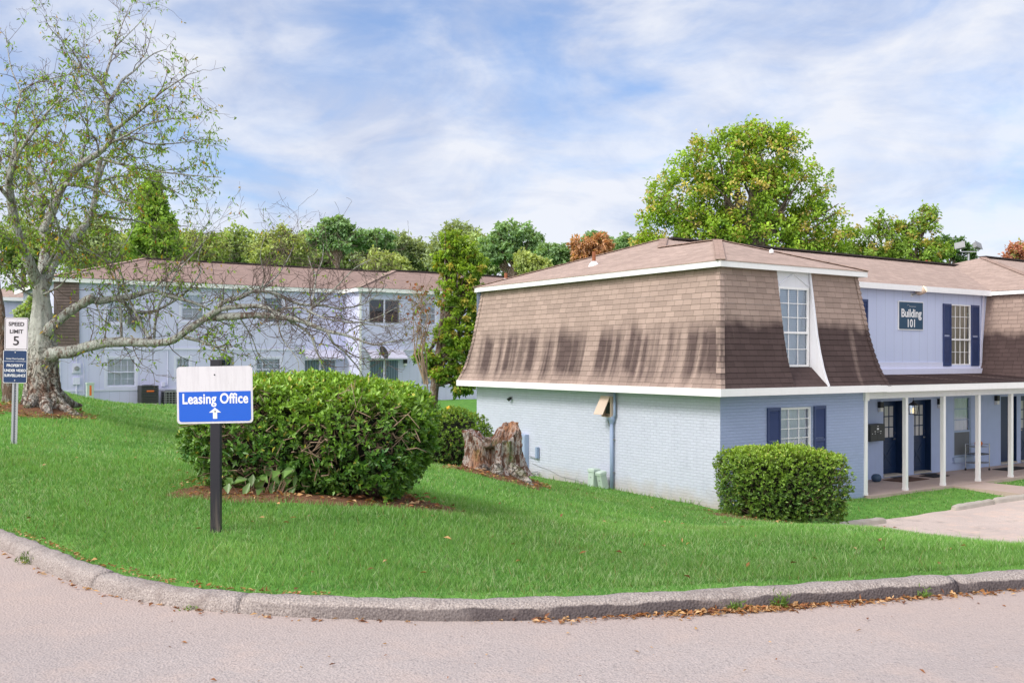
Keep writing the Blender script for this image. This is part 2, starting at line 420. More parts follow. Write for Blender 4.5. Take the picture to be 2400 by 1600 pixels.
def asphalt(name, c, k=1, grit=1):
    t = NT(name); v = t.ob()
    n1 = t.noise(v, 120, 3, .85); n2 = t.noise(v, 38, 4, .75); n3 = t.noise(v, .45, 6, .6); n4 = t.noise(v, 2.5, 5, .6)
    vo = t.n('ShaderNodeTexVoronoi', Scale=62*grit); t.l(v, vo.inputs['Vector'])
    vo2 = t.n('ShaderNodeTexVoronoi', Scale=90*grit); t.l(v, vo2.inputs['Vector'])
    col = t.mix(t.ramp(n1, [(.33, g(0)), (.67, g(1))]), mul(c, .68), mul(c, 1.26))
    col = t.mix(t.math('MULTIPLY', t.sep(vo.outputs['Color'])[0], .55), col, mul((c[0]*1.28, c[1]*1.22, c[2]*1.18), 1))
    col = t.mix(t.math('MULTIPLY', t.sep(vo2.outputs['Color'])[1], .35), col, mul(c, .70))
    col = t.mix(t.ramp(n2, [(.36, g(.6)), (.44, g(0))]), col, mul(c, .40))
    col = t.mix(t.ramp(n3, [(.35, g(0)), (.7, g(.55*k))]), col, mul((c[0]*.76, c[1]*.74, c[2]*.75), 1))
    col = t.mix(t.ramp(n4, [(.5, g(0)), (.75, g(.4*k))]), col, mul((c[0]*1.2, c[1]*1.04, c[2]*.92), 1))
    if k > 1:
        n5 = t.noise(v, .8, 6, .7, (1, 1, 1)); col = t.mix(t.ramp(n5, [(.56, g(0)), (.66, g(.55))]), col, mul(c, .32))
    else:
        pos = t.sep(v); d = t.math('SUBTRACT', 6.3, pos[1])
        col = t.mix(t.ramp(t.math('MULTIPLY_ADD', n4, .3, t.math('MULTIPLY', d, .4)), [(.15, g(.45)), (.55, g(0)), (.8, g(0))]), col, mul((c[0]*1.06, c[1]*.93, c[2]*.84), 1))
    t.color(col); t.rough(.9, .2)
    t.bump(t.math('ADD', vo.outputs['Distance'], t.math('MULTIPLY', n1, .9)), .8, .007); return t.m
M['asphalt'] = asphalt('worn_asphalt', (.455, .405, .395))
M['parking'] = asphalt('parking_asphalt', (.62, .53, .49), 1.6)
def kerbmat():
    t = NT('kerb_concrete'); v = t.ob(); nrm = t.n('ShaderNodeNewGeometry')
    up = t.sep(nrm.outputs['Normal'])[2]; pos = t.sep(v)
    n1 = t.noise(v, 85, 4, .85); n2 = t.noise(v, 5, 6, .65); n3 = t.noise(v, 1.3, 5, .6)
    vo = t.n('ShaderNodeTexVoronoi', Scale=60); t.l(v, vo.inputs['Vector'])
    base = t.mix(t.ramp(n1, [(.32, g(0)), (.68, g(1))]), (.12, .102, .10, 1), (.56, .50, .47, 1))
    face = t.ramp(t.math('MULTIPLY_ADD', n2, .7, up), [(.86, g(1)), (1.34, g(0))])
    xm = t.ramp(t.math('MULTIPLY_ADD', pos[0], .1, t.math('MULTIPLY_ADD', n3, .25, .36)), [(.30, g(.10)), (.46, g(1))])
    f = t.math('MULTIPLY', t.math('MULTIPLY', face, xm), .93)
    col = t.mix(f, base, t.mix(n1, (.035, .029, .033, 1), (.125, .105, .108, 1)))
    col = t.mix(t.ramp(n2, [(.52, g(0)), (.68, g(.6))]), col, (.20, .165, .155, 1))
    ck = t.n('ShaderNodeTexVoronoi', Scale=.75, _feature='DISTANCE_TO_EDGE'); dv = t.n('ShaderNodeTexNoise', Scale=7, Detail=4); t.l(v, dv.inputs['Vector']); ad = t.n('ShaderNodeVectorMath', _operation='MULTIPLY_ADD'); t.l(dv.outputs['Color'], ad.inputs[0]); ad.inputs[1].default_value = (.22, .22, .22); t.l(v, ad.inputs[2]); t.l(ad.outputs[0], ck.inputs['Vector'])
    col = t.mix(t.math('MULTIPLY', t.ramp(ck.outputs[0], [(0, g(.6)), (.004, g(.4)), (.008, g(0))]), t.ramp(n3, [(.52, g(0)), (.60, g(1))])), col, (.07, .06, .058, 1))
    t.color(col); t.rough(.95, .15)
    t.bump(t.math('ADD', t.math('MULTIPLY', vo.outputs['Distance'], .8), t.math('MULTIPLY', n2, 2.2)), .9, .012); return t.m
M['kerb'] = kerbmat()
def soil(name, a, b, sc=1):
    t = NT(name); v = t.ob(); n1 = t.noise(v, 9*sc, 6, .7); n2 = t.noise(v, 60*sc, 4, .7)
    col = t.mix(t.ramp(n1, [(.35, g(0)), (.65, g(1))]), a, b); col = t.mix(t.ramp(n2, [(.35, g(.6)), (.5, g(0)), (.7, g(0))]), col, mul(a, .5))
    t.color(col); t.rough(.95, .1); t.bump(n2, .8, .02); return t.m
M['mulch'] = soil('mulch', (.12, .06, .038, 1), (.27, .14, .085, 1))
M['lawn'] = soil('lawn_ground', (.08, .22, .04, 1), (.16, .34, .07, 1), .4)
M['slab'] = paint('porch_concrete', (.46, .36, .32), .9, .15, .4, sc=2, streak=False)
# ------------------------------------------------------------------ camera, light, sky
cd = bpy.data.cameras.new('camera'); cam = bpy.data.objects.new('camera', cd); COL.objects.link(cam)
cam.location = (0, 0, CAMZ); cam.rotation_euler = (R(90), 0, 0)
cd.sensor_width = 36; cd.lens = 34.5; cd.shift_y = 42/2400; cd.clip_start = .1; cd.clip_end = 3000
scene.camera = cam
scene.view_settings.view_transform = 'Standard'; scene.view_settings.look = 'None'
scene.view_settings.exposure = 0; scene.view_settings.gamma = 1
sunv = Vector((-.70, -.56, .80)).normalized()
el = math.asin(sunv.z); rot = math.atan2(sunv.x, sunv.y)
ld = bpy.data.lights.new('sun', 'SUN'); ld.energy = 2.8; ld.angle = R(18); ld.color = (1, .95, .87)
sun = bpy.data.objects.new('sun', ld); COL.objects.link(sun); sun.location = (-20, -10, 30)
sun.rotation_euler = sunv.to_track_quat('Z', 'Y').to_euler()
w = bpy.data.worlds.new('World'); scene.world = w; w.use_nodes = True
nt = w.node_tree; nt.nodes.clear()
def wn(t, **k):
    x = nt.nodes.new(t)
    for a, b in k.items():
        if a.startswith('_'): setattr(x, a[1:], b)
        else: x.inputs[a].default_value = b
    return x
sky = wn('ShaderNodeTexSky', _sky_type='NISHITA'); sky.sun_disc = False; sky.sun_elevation = el; sky.sun_rotation = rot; sky.air_density = 1.0; sky.dust_density = .3; sky.ozone_density = 2.5
bg1 = wn('ShaderNodeBackground', Strength=.15); tint = wn('ShaderNodeMix', _data_type='RGBA', _blend_type='MULTIPLY'); tint.inputs[0].default_value = 1; tint.inputs[7].default_value = (.78, 1.02, 1.27, 1); nt.links.new(sky.outputs[0], tint.inputs[6]); nt.links.new(tint.outputs[2], bg1.inputs[0])
SKOFF = (1.3, .4, 2.9)
tc = wn('ShaderNodeTexCoord'); sp = wn('ShaderNodeSeparateXYZ'); nt.links.new(tc.outputs['Generated'], sp.inputs[0])
def wm(op, a, b=0., c=0.):
    x = wn('ShaderNodeMath', _operation=op)
    for i, v in enumerate((a, b, c)):
        if hasattr(v, 'is_linked'): nt.links.new(v, x.inputs[i])
        else: x.inputs[i].default_value = v
    return x.outputs[0]
def wvec(off, sc, rotx=0):
    mp = wn('ShaderNodeMapping'); mp.inputs['Location'].default_value = off; mp.inputs['Scale'].default_value = sc; mp.inputs['Rotation'].default_value = (0, R(rotx), 0)
    nt.links.new(tc.outputs['Generated'], mp.inputs[0]); return mp.outputs[0]
def wnoise(scale, detail, rough, dist, off, sc, rotx=0):
    x = wn('ShaderNodeTexNoise', Scale=scale, Detail=detail, Roughness=rough, Distortion=dist); nt.links.new(wvec(off, sc, rotx), x.inputs['Vector']); return x.outputs['Fac']
def wramp(f, stops):
    x = wn('ShaderNodeValToRGB'); e = x.color_ramp.elements
    while len(e) < len(stops): e.new(.5)
    for i, (p, c) in enumerate(stops): e[i].position = p; e[i].color = c
    nt.links.new(f, x.inputs[0]); return x.outputs[0]
na = wnoise(1.5, 2, .45, .3, SKOFF, (1, 1, 2.6), 8); nb = wnoise(6.5, 6, .55, .7, (.7, 4.1, 2.2), (1, 1, 2.1), 8); nd = wnoise(17, 5, .6, .6, (3, 1, 5), (1, 1, 2.6), 8)
dens = wm('MULTIPLY_ADD', nd, .10, wm('MULTIPLY_ADD', nb, .54, wm('MULTIPLY', na, .68)))
low = wramp(sp.outputs[2], [(.0, g(.14)), (.17, g(.10)), (.40, g(.01))])
dens = wm('ADD', dens, low)
fac = wramp(dens, [(.53, g(.30)), (.62, g(.54)), (.70, g(.80)), (.79, g(.94))])
nc = wnoise(7.0, 6, .58, .5, (9.4, 2, 1.34), (1, 1, 2.3), 8)
shade = wramp(wm('MULTIPLY_ADD', dens, .5, wm('MULTIPLY', nc, .65)), [(.57, (.60, .66, .83, 1)), (.67, (.75, .79, .91, 1)), (.77, (.90, .915, .975, 1))])
# added fill glow in the unseen sky behind the viewer's left shoulder
dt = wn('ShaderNodeVectorMath', _operation='DOT_PRODUCT'); nt.links.new(tc.outputs['Generated'], dt.inputs[0]); dt.inputs[1].default_value = tuple(Vector((-.42, -.72, .52)).normalized())
fill_glow = wramp(dt.outputs['Value'], [(.12, g(0)), (.55, g(.45)), (1, g(1))])
bg2 = wn('ShaderNodeBackground', Strength=1.0); wmx = wn('ShaderNodeMix', _data_type='RGBA'); nt.links.new(fill_glow, wmx.inputs[0]); nt.links.new(shade, wmx.inputs[6]); wmx.inputs[7].default_value = (.98, .86, .74, 1); nt.links.new(wmx.outputs[2], bg2.inputs[0]); nt.links.new(wm('MULTIPLY_ADD', fill_glow, 1.9, 1.0), bg2.inputs[1])
ms = wn('ShaderNodeMixShader'); nt.links.new(fac, ms.inputs[0]); nt.links.new(bg1.outputs[0], ms.inputs[1]); nt.links.new(bg2.outputs[0], ms.inputs[2])
wo = wn('ShaderNodeOutputWorld'); nt.links.new(ms.outputs[0], wo.inputs[0])
# ------------------------------------------------------------------ layout frames
ANG = math.atan2(.5625, .8268); CS, SN = math.cos(ANG), math.sin(ANG)
C0 = (4.456, 21.0)
B0 = (-16.8, 42.0)
def Wm(s, t): return (C0[0]+s*CS-t*SN, C0[1]+s*SN+t*CS)       # main block frame -> world
def Wb(s, t): return (B0[0]+s*CS-t*SN, B0[1]+s*SN+t*CS)       # rear block frame -> world
def V3(px, py, d): return Vector(((px-1200)/2300*d, d, CAMZ+(842-py)/2300*d))
# ------------------------------------------------------------------ terrain
KX = np.array([-400,-30,-14,-9,-6.5,-5.2,-4.32,-3.34,-2.83,-2.33,-1.74,-1.14,-.466,0,.82,1.39,2.16,2.95,3.55,5,8,14,40,400])
KY = np.array([40,14.5,12.2,11.0,9.9,9.05,8.29,7.17,6.70,6.355,6.12,6.03,5.955,5.967,6.12,6.25,6.44,6.64,6.815,7.25,8.3,10.6,20,100])
xs = np.concatenate([np.linspace(-400,-30,30), np.linspace(-29.5,-10,60), np.arange(-9.9, 12, .1), np.linspace(12.2, 40, 60), np.linspace(45, 400, 30)])
ky = np.interp(xs, KX, KY)
for _ in range(30):
    m = (np.abs(xs) < 11); k2 = ky.copy(); k2[1:-1] = ky[1:-1]*.5+(ky[:-2]+ky[2:])*.25; ky = np.where(m, k2, ky)
tx = np.gradient(xs); ty = np.gradient(ky); ln = np.hypot(tx, ty); nx, ny = -ty/ln, tx/ln
BXL, BYL = xs+nx*.172, ky+ny*.172
def ybk(x): return np.interp(x, BXL, BYL)
ctrl = [(x, y, .095) for x, y in zip(BXL[::6], BYL[::6]) if -32 < x < 42]
ctrl += [(-2.44,8.1,.19),(-1.25,9.7,.13),(-3.65,11.5,.2),(-6.84,13.5,.43),(-8.1,17,.68),(-14,27,1.0),(-24,46,1.1),(-14,18,.9),(-30,30,1.1),
 (-8.35,20,.52),(-6.7,19,.30),(-6.0,18,.20),(-10.4,30,-.3),(-7,27,-.35),(-2.2,13,-.02),(-.33,16.4,-.40),(-.33,17.6,-.5),(-1.2,20,-.62),(-4,20,-.05),
 (-3,33,-1.0),(-6,40,-.5),(1,12,-.42),(3,15,-1.0),(2.2,10,-.28),(.5,9,-.1),
 (5.1,18,-1.42),(5.3,15,-1.02),(5.05,12.5,-.64),(4.83,10.5,-.34),(4.68,9,-.137),(7.4,18.6,-1.86),(7.6,16,-1.86),(7.9,14,-1.84),(8.2,12,-1.5),(14,14.8,-1.8),(14,12.4,-.6),(9,20,-1.9),(12,17,-1.9),(20,24,-1.9),(20,17,-1.8),(26,20,-1.6),
 (30,40,-1.7),(0,60,-.4),(-30,60,.6),(20,60,-.6),(44,60,-1),(-44,50,1.0),(44,30,-1.5),(-40,20,.8)]
for s, t, z in [(0,0,-1.63),(0,4,-1.565),(0,6.66,-1.555),(0,9.78,-1.5),(3,-.4,-1.70),(1.2,-1.6,-1.74),(5,-.6,-1.765),(6,-1.4,-1.78),(8,-1,-1.77),(11,-.8,-1.77),(14,-1,-1.77),(20,-1,-1.8),(4,2,-1.7),(10,4,-1.7),(20,5,-1.7),(10,12,-1.4),(20,12,-1.4)]:
    ctrl.append((*Wm(s, t), z))
for s, t, z in [(-2.4,0,-.06),(-1,-.3,-.2),(1,-.3,-.36),(4,-.3,-.42),(8,-.3,-.42),(12,-2.2,-.42),(16,-2,-.42),(6,6,-.4),(-2,6,0)]:
    ctrl.append((*Wb(s, t), z))
ctrl = np.array(ctrl)
def phi(r2): return .5*r2*np.log(r2+1e-9)
n_ = len(ctrl); d2 = ((ctrl[:, None, :2]-ctrl[None, :, :2])**2).sum(-1)
A = np.zeros((n_+3, n_+3)); A[:n_, :n_] = phi(d2)+np.eye(n_)*.02; A[:n_, n_] = 1; A[:n_, n_+1:] = ctrl[:, :2]; A[n_:, :n_] = A[:n_, n_:].T
sol = np.linalg.solve(A, np.concatenate([ctrl[:, 2], np.zeros(3)]))
# car park corner loop in main block frame
PARK = [Wm(.9,-1.95), Wm(40,-1.95), Wm(40,-16), (16,15.6), (10,13.6), (8.2,14.2), (7.55,16.2), (7.2,18.2)]
def inside(poly, X, Y):
    res = np.zeros(len(X), bool); j = len(poly)-1
    for i in range(len(poly)):
        xi, yi = poly[i]; xj, yj = poly[j]
        c = ((yi > Y) != (yj > Y)) & (X < (xj-xi)*(Y-yi)/(yj-yi+1e-12)+xi); res ^= c; j = i
    return res
def pdist(poly, X, Y):
    d = np.full(len(X), 1e9)
    for i in range(len(poly)):
        ax, ay = poly[i]; bx, by = poly[(i+1) % len(poly)]
        t = np.clip(((X-ax)*(bx-ax)+(Y-ay)*(by-ay))/((bx-ax)**2+(by-ay)**2), 0, 1)
        d = np.minimum(d, np.hypot(X-ax-t*(bx-ax), Y-ay-t*(by-ay)))
    return d
def terrain(X, Y):
    X = np.atleast_1d(np.asarray(X, float)).ravel(); Y = np.atleast_1d(np.asarray(Y, float)).ravel()
    out = np.empty(len(X))
    for i in range(0, len(X), 20000):
        sl = slice(i, i+20000)
        r2 = (X[sl, None]-ctrl[None, :, 0])**2+(Y[sl, None]-ctrl[None, :, 1])**2
        out[sl] = phi(r2)@sol[:n_]+sol[n_]+sol[n_+1]*X[sl]+sol[n_+2]*Y[sl]
    far = np.clip(np.maximum.reduce([(Y-62)/15, (np.abs(X)-44)/15]), 0, 1)
    out = np.clip(out, -2.1, 1.6)*(1-far)+(-.4)*far
    out += (np.sin(X*1.7+Y*.6)*np.sin(Y*1.3-X*.4)*.022 + np.sin(X*4.1+1)*np.sin(Y*3.7)*.008)*np.clip((Y-ybk(X))/2, 0, 1)
    # tree mound / stump mound
    out += .10*np.exp(-((X+8.1)**2+(Y-16.9)**2)/.9)
    out += .12*np.exp(-((X+.30)**2+(Y-16.95)**2)/.55)
    v = Y-ybk(X); k = np.clip(v/.5, 0, 1); k = k*k*(3-2*k)
    out = .088*(1-k)+out*k
    ins = inside(PARK, X, Y); pd = pdist(PARK, X, Y)
    kk = np.clip(pd/.5, 0, 1)
    out = np.where(ins, np.minimum(out, -1.87), np.where((pd < .5) & (out < -1.3), np.minimum(out, -1.87)*(1-kk)+out*kk, out))
    return out
def tz(x, y): return float(terrain([x], [y])[0])
vs = np.concatenate([np.arange(0, 1, .1), np.arange(1, 28, .16), np.arange(28.5, 62, .6), np.linspace(65, 120, 14), np.linspace(150, 900, 10)])
XX = np.repeat(xs[:, None], len(vs), 1); YY = ybk(xs)[:, None]+vs[None, :]
ZZ = terrain(XX, YY).reshape(XX.shape)
def grid_faces(a, b):
    i = np.arange(a-1)[:, None]*b+np.arange(b-1)[None, :]; i = i.ravel()
    return np.stack([i, i+b, i+b+1, i+1], 1)
lawn = np_mesh('ground', np.stack([XX, YY, ZZ], -1).reshape(-1, 3), grid_faces(len(xs), len(vs)), M['lawn'], smooth=True)
tag(lawn, kind='structure')
# road
rv = np.concatenate([np.linspace(0, 3, 10), np.linspace(4, 60, 16), [200]])
RX = np.repeat(xs[:, None], len(rv), 1); RY = (ky+.05)[:, None]-rv[None, :]
RZ = .004*np.sin(RX*1.1)*np.sin(RY*.9)-.012*np.clip(rv/2, 0, 1)[None, :]+.006
road = np_mesh('road', np.stack([RX, RY, RZ], -1).reshape(-1, 3), grid_faces(len(xs), len(rv))[:, ::-1], M['asphalt'], smooth=True)
tag(road, kind='structure')
# kerb: swept profile, cut by joints
dx = np.concatenate([[0], np.cumsum(np.hypot(np.diff(xs), np.diff(ky)))])
L0, L1 = np.interp(-29, xs, dx), np.interp(39, xs, dx)
prof = [(-.012,-.06),(-.004,.0),(.008,.036),(.020,.067),(.038,.088),(.062,.100),(.10,.106),(.14,.107),(.165,.103),(.178,.08),(.183,.0)]
joints = sorted([np.interp(x, xs, dx) for x in (-22,-17,-12,-9,-6.2,-3.86,-2.93,-1.72,3.05,5.6,8.2,11,14.2,18,22,27,33)])
edges = [L0]+list(joints)+[L1]
kv, kf = [], []
for a, b in zip(edges[:-1], edges[1:]):
    a += .003; b -= .003; m = max(3, int((b-a)/.06)); ss = np.linspace(a, b, m); st = len(kv)
    jz = random.uniform(-.003, .003); jo = random.uniform(-.005, .005)
    for i, s_ in enumerate(ss):
        x, y = np.interp(s_, dx, xs), np.interp(s_, dx, ky); ax, ay = np.interp(s_, dx, nx), np.interp(s_, dx, ny)
        e = .006 if i in (0, m-1) else 0
        for j, (o_, z_) in enumerate(prof):
            wob = .004*math.sin(s_*23+j*1.7)+.004*math.sin(s_*9.1+j*.6)+random.uniform(-.0025, .0025)
            kv.append((x+ax*(o_+wob+jo), y+ay*(o_+wob+jo), z_*(1+jz*3)+wob*.7-e+(jz if z_ > .02 else 0)))
    n = len(prof)
    for i in range(m-1):
        for j in range(n-1): kf.append((st+i*n+j, st+(i+1)*n+j, st+(i+1)*n+j+1, st+i*n+j+1))
    kf.append(tuple(st+j for j in range(n))); kf.append(tuple(st+(m-1)*n+j for j in range(n-1, -1, -1)))
mb = MB(); mb.v = kv; mb.f = kf; mb.uv = [None]*len(kf)
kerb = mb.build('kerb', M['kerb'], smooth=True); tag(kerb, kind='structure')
# car park sheet
me = bpy.data.meshes.new('parking_lot')
pp = []
for i in range(len(PARK)):
    a, b = PARK[i], PARK[(i+1) % len(PARK)]; k = max(2, int(math.hypot(b[0]-a[0], b[1]-a[1])/.35)) if i not in (1, 2) else 2
    for q in range(k):
        f = q/k; jj = .05 if i not in (1, 2) and q else 0
        pp.append((a[0]+(b[0]-a[0])*f+random.uniform(-jj, jj), a[1]+(b[1]-a[1])*f+random.uniform(-jj, jj), -1.835))
me.from_pydata(pp, [], [tuple(range(len(pp)))]); me.materials.append(M['parking'])
park = bpy.data.objects.new('parking_lot', me); COL.objects.link(park); tag(park, kind='structure')
# ------------------------------------------------------------------ windows and doors (local building frame; wall faces -y at y=t)
def window(b, zo, s0, s1, z0, z1, t, cols, rows_up, rows_lo, back, fm, trim=.05, recess=.0, split=.5, grid=.018, trimw=0.0, sill=True, fdepth=.05):
    f = MB(); d0 = t-.012; d1 = t+fdepth
    for a, c_ in ((s0, s0+trim), (s1-trim, s1)): f.box(a, c_, d0, d1, z0, z1)
    f.box(s0+trim, s1-trim, d0, d1, z1-trim, z1); f.box(s0+trim, s1-trim, d0, d1, z0, z0+trim)
    zm = z0+(z1-z0)*split
    f.box(s0+trim, s1-trim, d0-.004, d1-.01, zm-.025, zm+.025)
    for zz0, zz1, rws in ((zm+.025, z1-trim, rows_up), (z0+trim, zm-.025, rows_lo)):
        if rws > 0:
            for k in range(1, cols):
                x = s0+trim+(s1-s0-2*trim)*k/cols; f.box(x-grid/2, x+grid/2, t+.004, t+.02, zz0, zz1)
            for k in range(1, rws):
                z = zz0+(zz1-zz0)*k/rws; f.box(s0+trim, s1-trim, t+.002, t+.018, z-grid/2, z+grid/2)
    if trimw:
        for a, c_ in ((s0-trimw, s0), (s1, s1+trimw)): f.box(a, c_, t-.03, t+.002, z0-trimw, z1+trimw)
        f.box(s0, s1, t-.028, t+.002, z1, z1+trimw); f.box(s0, s1, t-.034, t+.002, z0-trimw, z0)
    o = f.build('window', M[fm], b, zo)
    MB().quad((s0+trim, t+.024, z0+trim), (s1-trim, t+.024, z0+trim), (s1-trim, t+.024, z1-trim), (s0+trim, t+.024, z1-trim)).build('pane', M['glass'], o, zo)
    k = MB(); n = 14
    for i in range(n):
        xa, xb = s0+trim+(s1-s0-2*trim)*i/n, s0+trim+(s1-s0-2*trim)*(i+1)/n
        da = .06+(.012*math.sin(i*1.9) if back.startswith('curtain') else 0); db = .06+(.012*math.sin((i+1)*1.9) if back.startswith('curtain') else 0)
        k.quad((xa, t+da, z0+trim), (xb, t+db, z0+trim), (xb, t+db, z1-trim), (xa, t+da, z1-trim))
    nm = {'blinds': 'blind', 'interior': 'dark_room', 'screen': 'insect_screen'}.get(back, 'curtain')
    k.build(nm, M[back], o, zo)
    return o
def shutter(b, zo, s0, s1, z0, z1, t):
    o = MB().box(s0, s0+.045, t-.04, t-.002, z0, z1).box(s1-.045, s1, t-.04, t-.002, z0, z1)
    zm = z0+(z1-z0)*.46
    for a, c_ in ((z0, z0+.07), (zm-.03, zm+.03), (z1-.07, z1)): o.box(s0+.045, s1-.045, t-.038, t-.002, a, c_)
    r = o.build('shutter', M['navy'], b, zo)
    sl = MB(); z = z0+.075
    while z < z1-.09:
        if abs(z-zm) > .05:
            sl.quad((s0+.045, t-.032, z), (s1-.045, t-.032, z), (s1-.045, t-.012, z+.04), (s0+.045, t-.012, z+.04))
        z += .036
    sl.build('louvre', M['navy'], r, zo); return r
def door(b, zo, s0, s1, z0, z1, t, glazed=True, handle_left=False, solid=False):
    f = MB().box(s0, s1, t, t+.045, z0, z1)
    w_ = s1-s0
    if not solid:
        f.bar((s0+.12, t-.006, z0+.16), (s1-.12, t-.006, z0+.80), .05, .012, (0,-1,0)); f.bar((s0+.12, t-.0065, z0+.80), (s1-.12, t-.0065, z0+.16), .05, .012, (0,-1,0))
        f.box(s0+.1, s1-.1, t-.010, t, z0+.80, z0+.86); f.box(s0+.1, s1-.1, t-.010, t, z0+.1, z0+.16)
    o = f.build('door', M['door_navy'], b, zo)
    if glazed:
        x0, x1, y0, y1 = s0+.11, s1-.11, z0+1.0, z1-.14
        MB().quad((x0, t-.004, y0), (x1, t-.004, y0), (x1, t-.004, y1), (x0, t-.004, y1)).build('pane', M['doorpane'], o, zo)
        gr = MB()
        for k in range(4): x = x0+(x1-x0)*k/3; gr.box(x-.016, x+.016, t-.016, t-.002, y0, y1)
        for k in range(4): y = y0+(y1-y0)*k/3; gr.box(x0, x1, t-.014, t-.003, y-.016, y+.016)
        gr.build('muntin', M['door_navy'], o, zo)
    hx = s0+.07 if handle_left else s1-.07
    h = MB().box(hx-.03, hx+.03, t-.012, t, z0+.93, z0+.99); h.bar((hx, t-.01, z0+.96), (hx, t-.06, z0+.96), .02); h.bar((hx-.01, t-.055, z0+.96), (hx+(.10 if handle_left else -.10), t-.055, z0+.96), .022)
    MB().box(hx-.025, hx+.025, t-.014, t, z0+1.10, z0+1.15).build('deadbolt', M['chrome'], o, zo)
    h.build('handle', M['chrome'], o, zo)
    return o
t_ = NT('door_glass'); t_.color((.50, .50, .52, 1)); t_.rough(.1, .6); M['doorpane'] = t_.m
# ------------------------------------------------------------------ mansard profile (offset outwards, z)
PROF = [(.42,.965),(.345,1.13),(.262,1.36),(.166,1.73),(.084,2.14),(.005,2.71),(-.06,3.16),(-.121,3.60)]
pa = np.array(PROF); al = np.concatenate([[0], np.cumsum(np.hypot(np.diff(pa[:, 0]), np.diff(pa[:, 1])))])
NCO = 21; ROW = .127
def pf(v): return float(np.interp(v, al, pa[:, 0])), float(np.interp(v, al, pa[:, 1]))
cuts = [min(i*ROW, al[-1]) for i in range(NCO+2) if i*ROW < al[-1]+ROW-.01]
def mansard_face(mbx, mapf, lo, hi, u0=0, lap=.009, jitter=.0):
    # mapf(u, m, z) -> local point; lo(m), hi(m) -> u range at offset m
    for a, b_ in zip(cuts[:-1], cuts[1:]):
        ma, za = pf(a); mb_, zb = pf(b_); ma += lap
        la, ha, lb, hb = lo(ma), hi(ma), lo(mb_), hi(mb_)
        n = max(1, int((ha-la)/.6))
        for i in range(n):
            f0, f1 = i/n, (i+1)/n
            A_ = (la+(ha-la)*f0, la+(ha-la)*f1); B_ = (lb+(hb-lb)*f0, lb+(hb-lb)*f1)
            mbx.quad(mapf(A_[0], ma, za), mapf(A_[1], ma, za), mapf(B_[1], mb_, zb), mapf(B_[0], mb_, zb), uv=[(A_[0], a+.005), (A_[1], a+.005), (B_[1], b_-.005), (B_[0], b_-.005)])
        # butt edge of the course
        mbx.quad(mapf(la, ma-lap-.004, za+.001), mapf(ha, ma-lap-.004, za+.001), mapf(ha, ma, za), mapf(la, ma, za), uv=[(la+.1, a+.06)]*4)
def hip_cap(mbx, cs, ct, sa, ta):
    # small folded cap tiles up the corner of a mansard; (cs,ct) wall corner, (sa,ta) outward signs
    for a, b_ in zip(cuts[:-1], cuts[1:]):
        ma, za = pf(a); mb_, zb = pf(b_); ma += .03; mb_ += .012; w0 = .13
        P0 = (cs+sa*ma, ct+ta*ma, za-.01); P1 = (cs+sa*mb_, ct+ta*mb_, zb)
        L_ = [(P0[0]-sa*w0, P0[1], P0[2]), (P1[0]-sa*w0, P1[1], P1[2])]; Rr = [(P0[0], P0[1]-ta*w0, P0[2]), (P1[0], P1[1]-ta*w0, P1[2])]
        mbx.quad(L_[0], P0, P1, L_[1], uv=[(a*3.1, a), (a*3.1+.13, a), (a*3.1+.13, b_-.001), (a*3.1, b_-.001)])
        mbx.quad(P0, Rr[0], Rr[1], P1, uv=[(a*3.1, a), (a*3.1+.13, a), (a*3.1+.13, b_-.001), (a*3.1, b_-.001)])
# ================================================================== MAIN BUILDING
ZB = -1.65
main = empty('apartment_building', (*C0, ZB), ANG, 'two storey pale blue brick building with brown shingled mansard end and open porch', 'building')
def MBm(mbx, name, mat, parent=main, **k): return mbx.build(name, M[mat], parent, ZB, **k)
# brick walls (wing end, wing front) and hidden sides
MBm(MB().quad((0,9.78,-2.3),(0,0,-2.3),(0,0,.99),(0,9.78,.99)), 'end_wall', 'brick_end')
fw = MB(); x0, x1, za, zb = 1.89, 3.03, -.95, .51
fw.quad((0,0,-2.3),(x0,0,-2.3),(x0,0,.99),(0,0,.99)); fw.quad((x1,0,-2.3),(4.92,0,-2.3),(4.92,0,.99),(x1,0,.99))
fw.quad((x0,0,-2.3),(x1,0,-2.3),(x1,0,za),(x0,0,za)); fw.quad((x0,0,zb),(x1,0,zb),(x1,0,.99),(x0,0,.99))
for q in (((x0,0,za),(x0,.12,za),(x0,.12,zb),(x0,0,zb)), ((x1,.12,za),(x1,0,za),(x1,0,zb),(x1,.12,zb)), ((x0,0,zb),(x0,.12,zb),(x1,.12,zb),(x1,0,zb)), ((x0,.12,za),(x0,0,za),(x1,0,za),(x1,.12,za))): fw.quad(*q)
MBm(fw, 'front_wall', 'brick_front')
window(main, ZB, x0, x1, za, zb, .07, 3, 4, 2, 'curtain', 'white', split=.35)
for a, c_ in ((1.46, 1.885), (3.04, 3.46)): shutter(main, ZB, a, c_, -.93, .52, -.002)
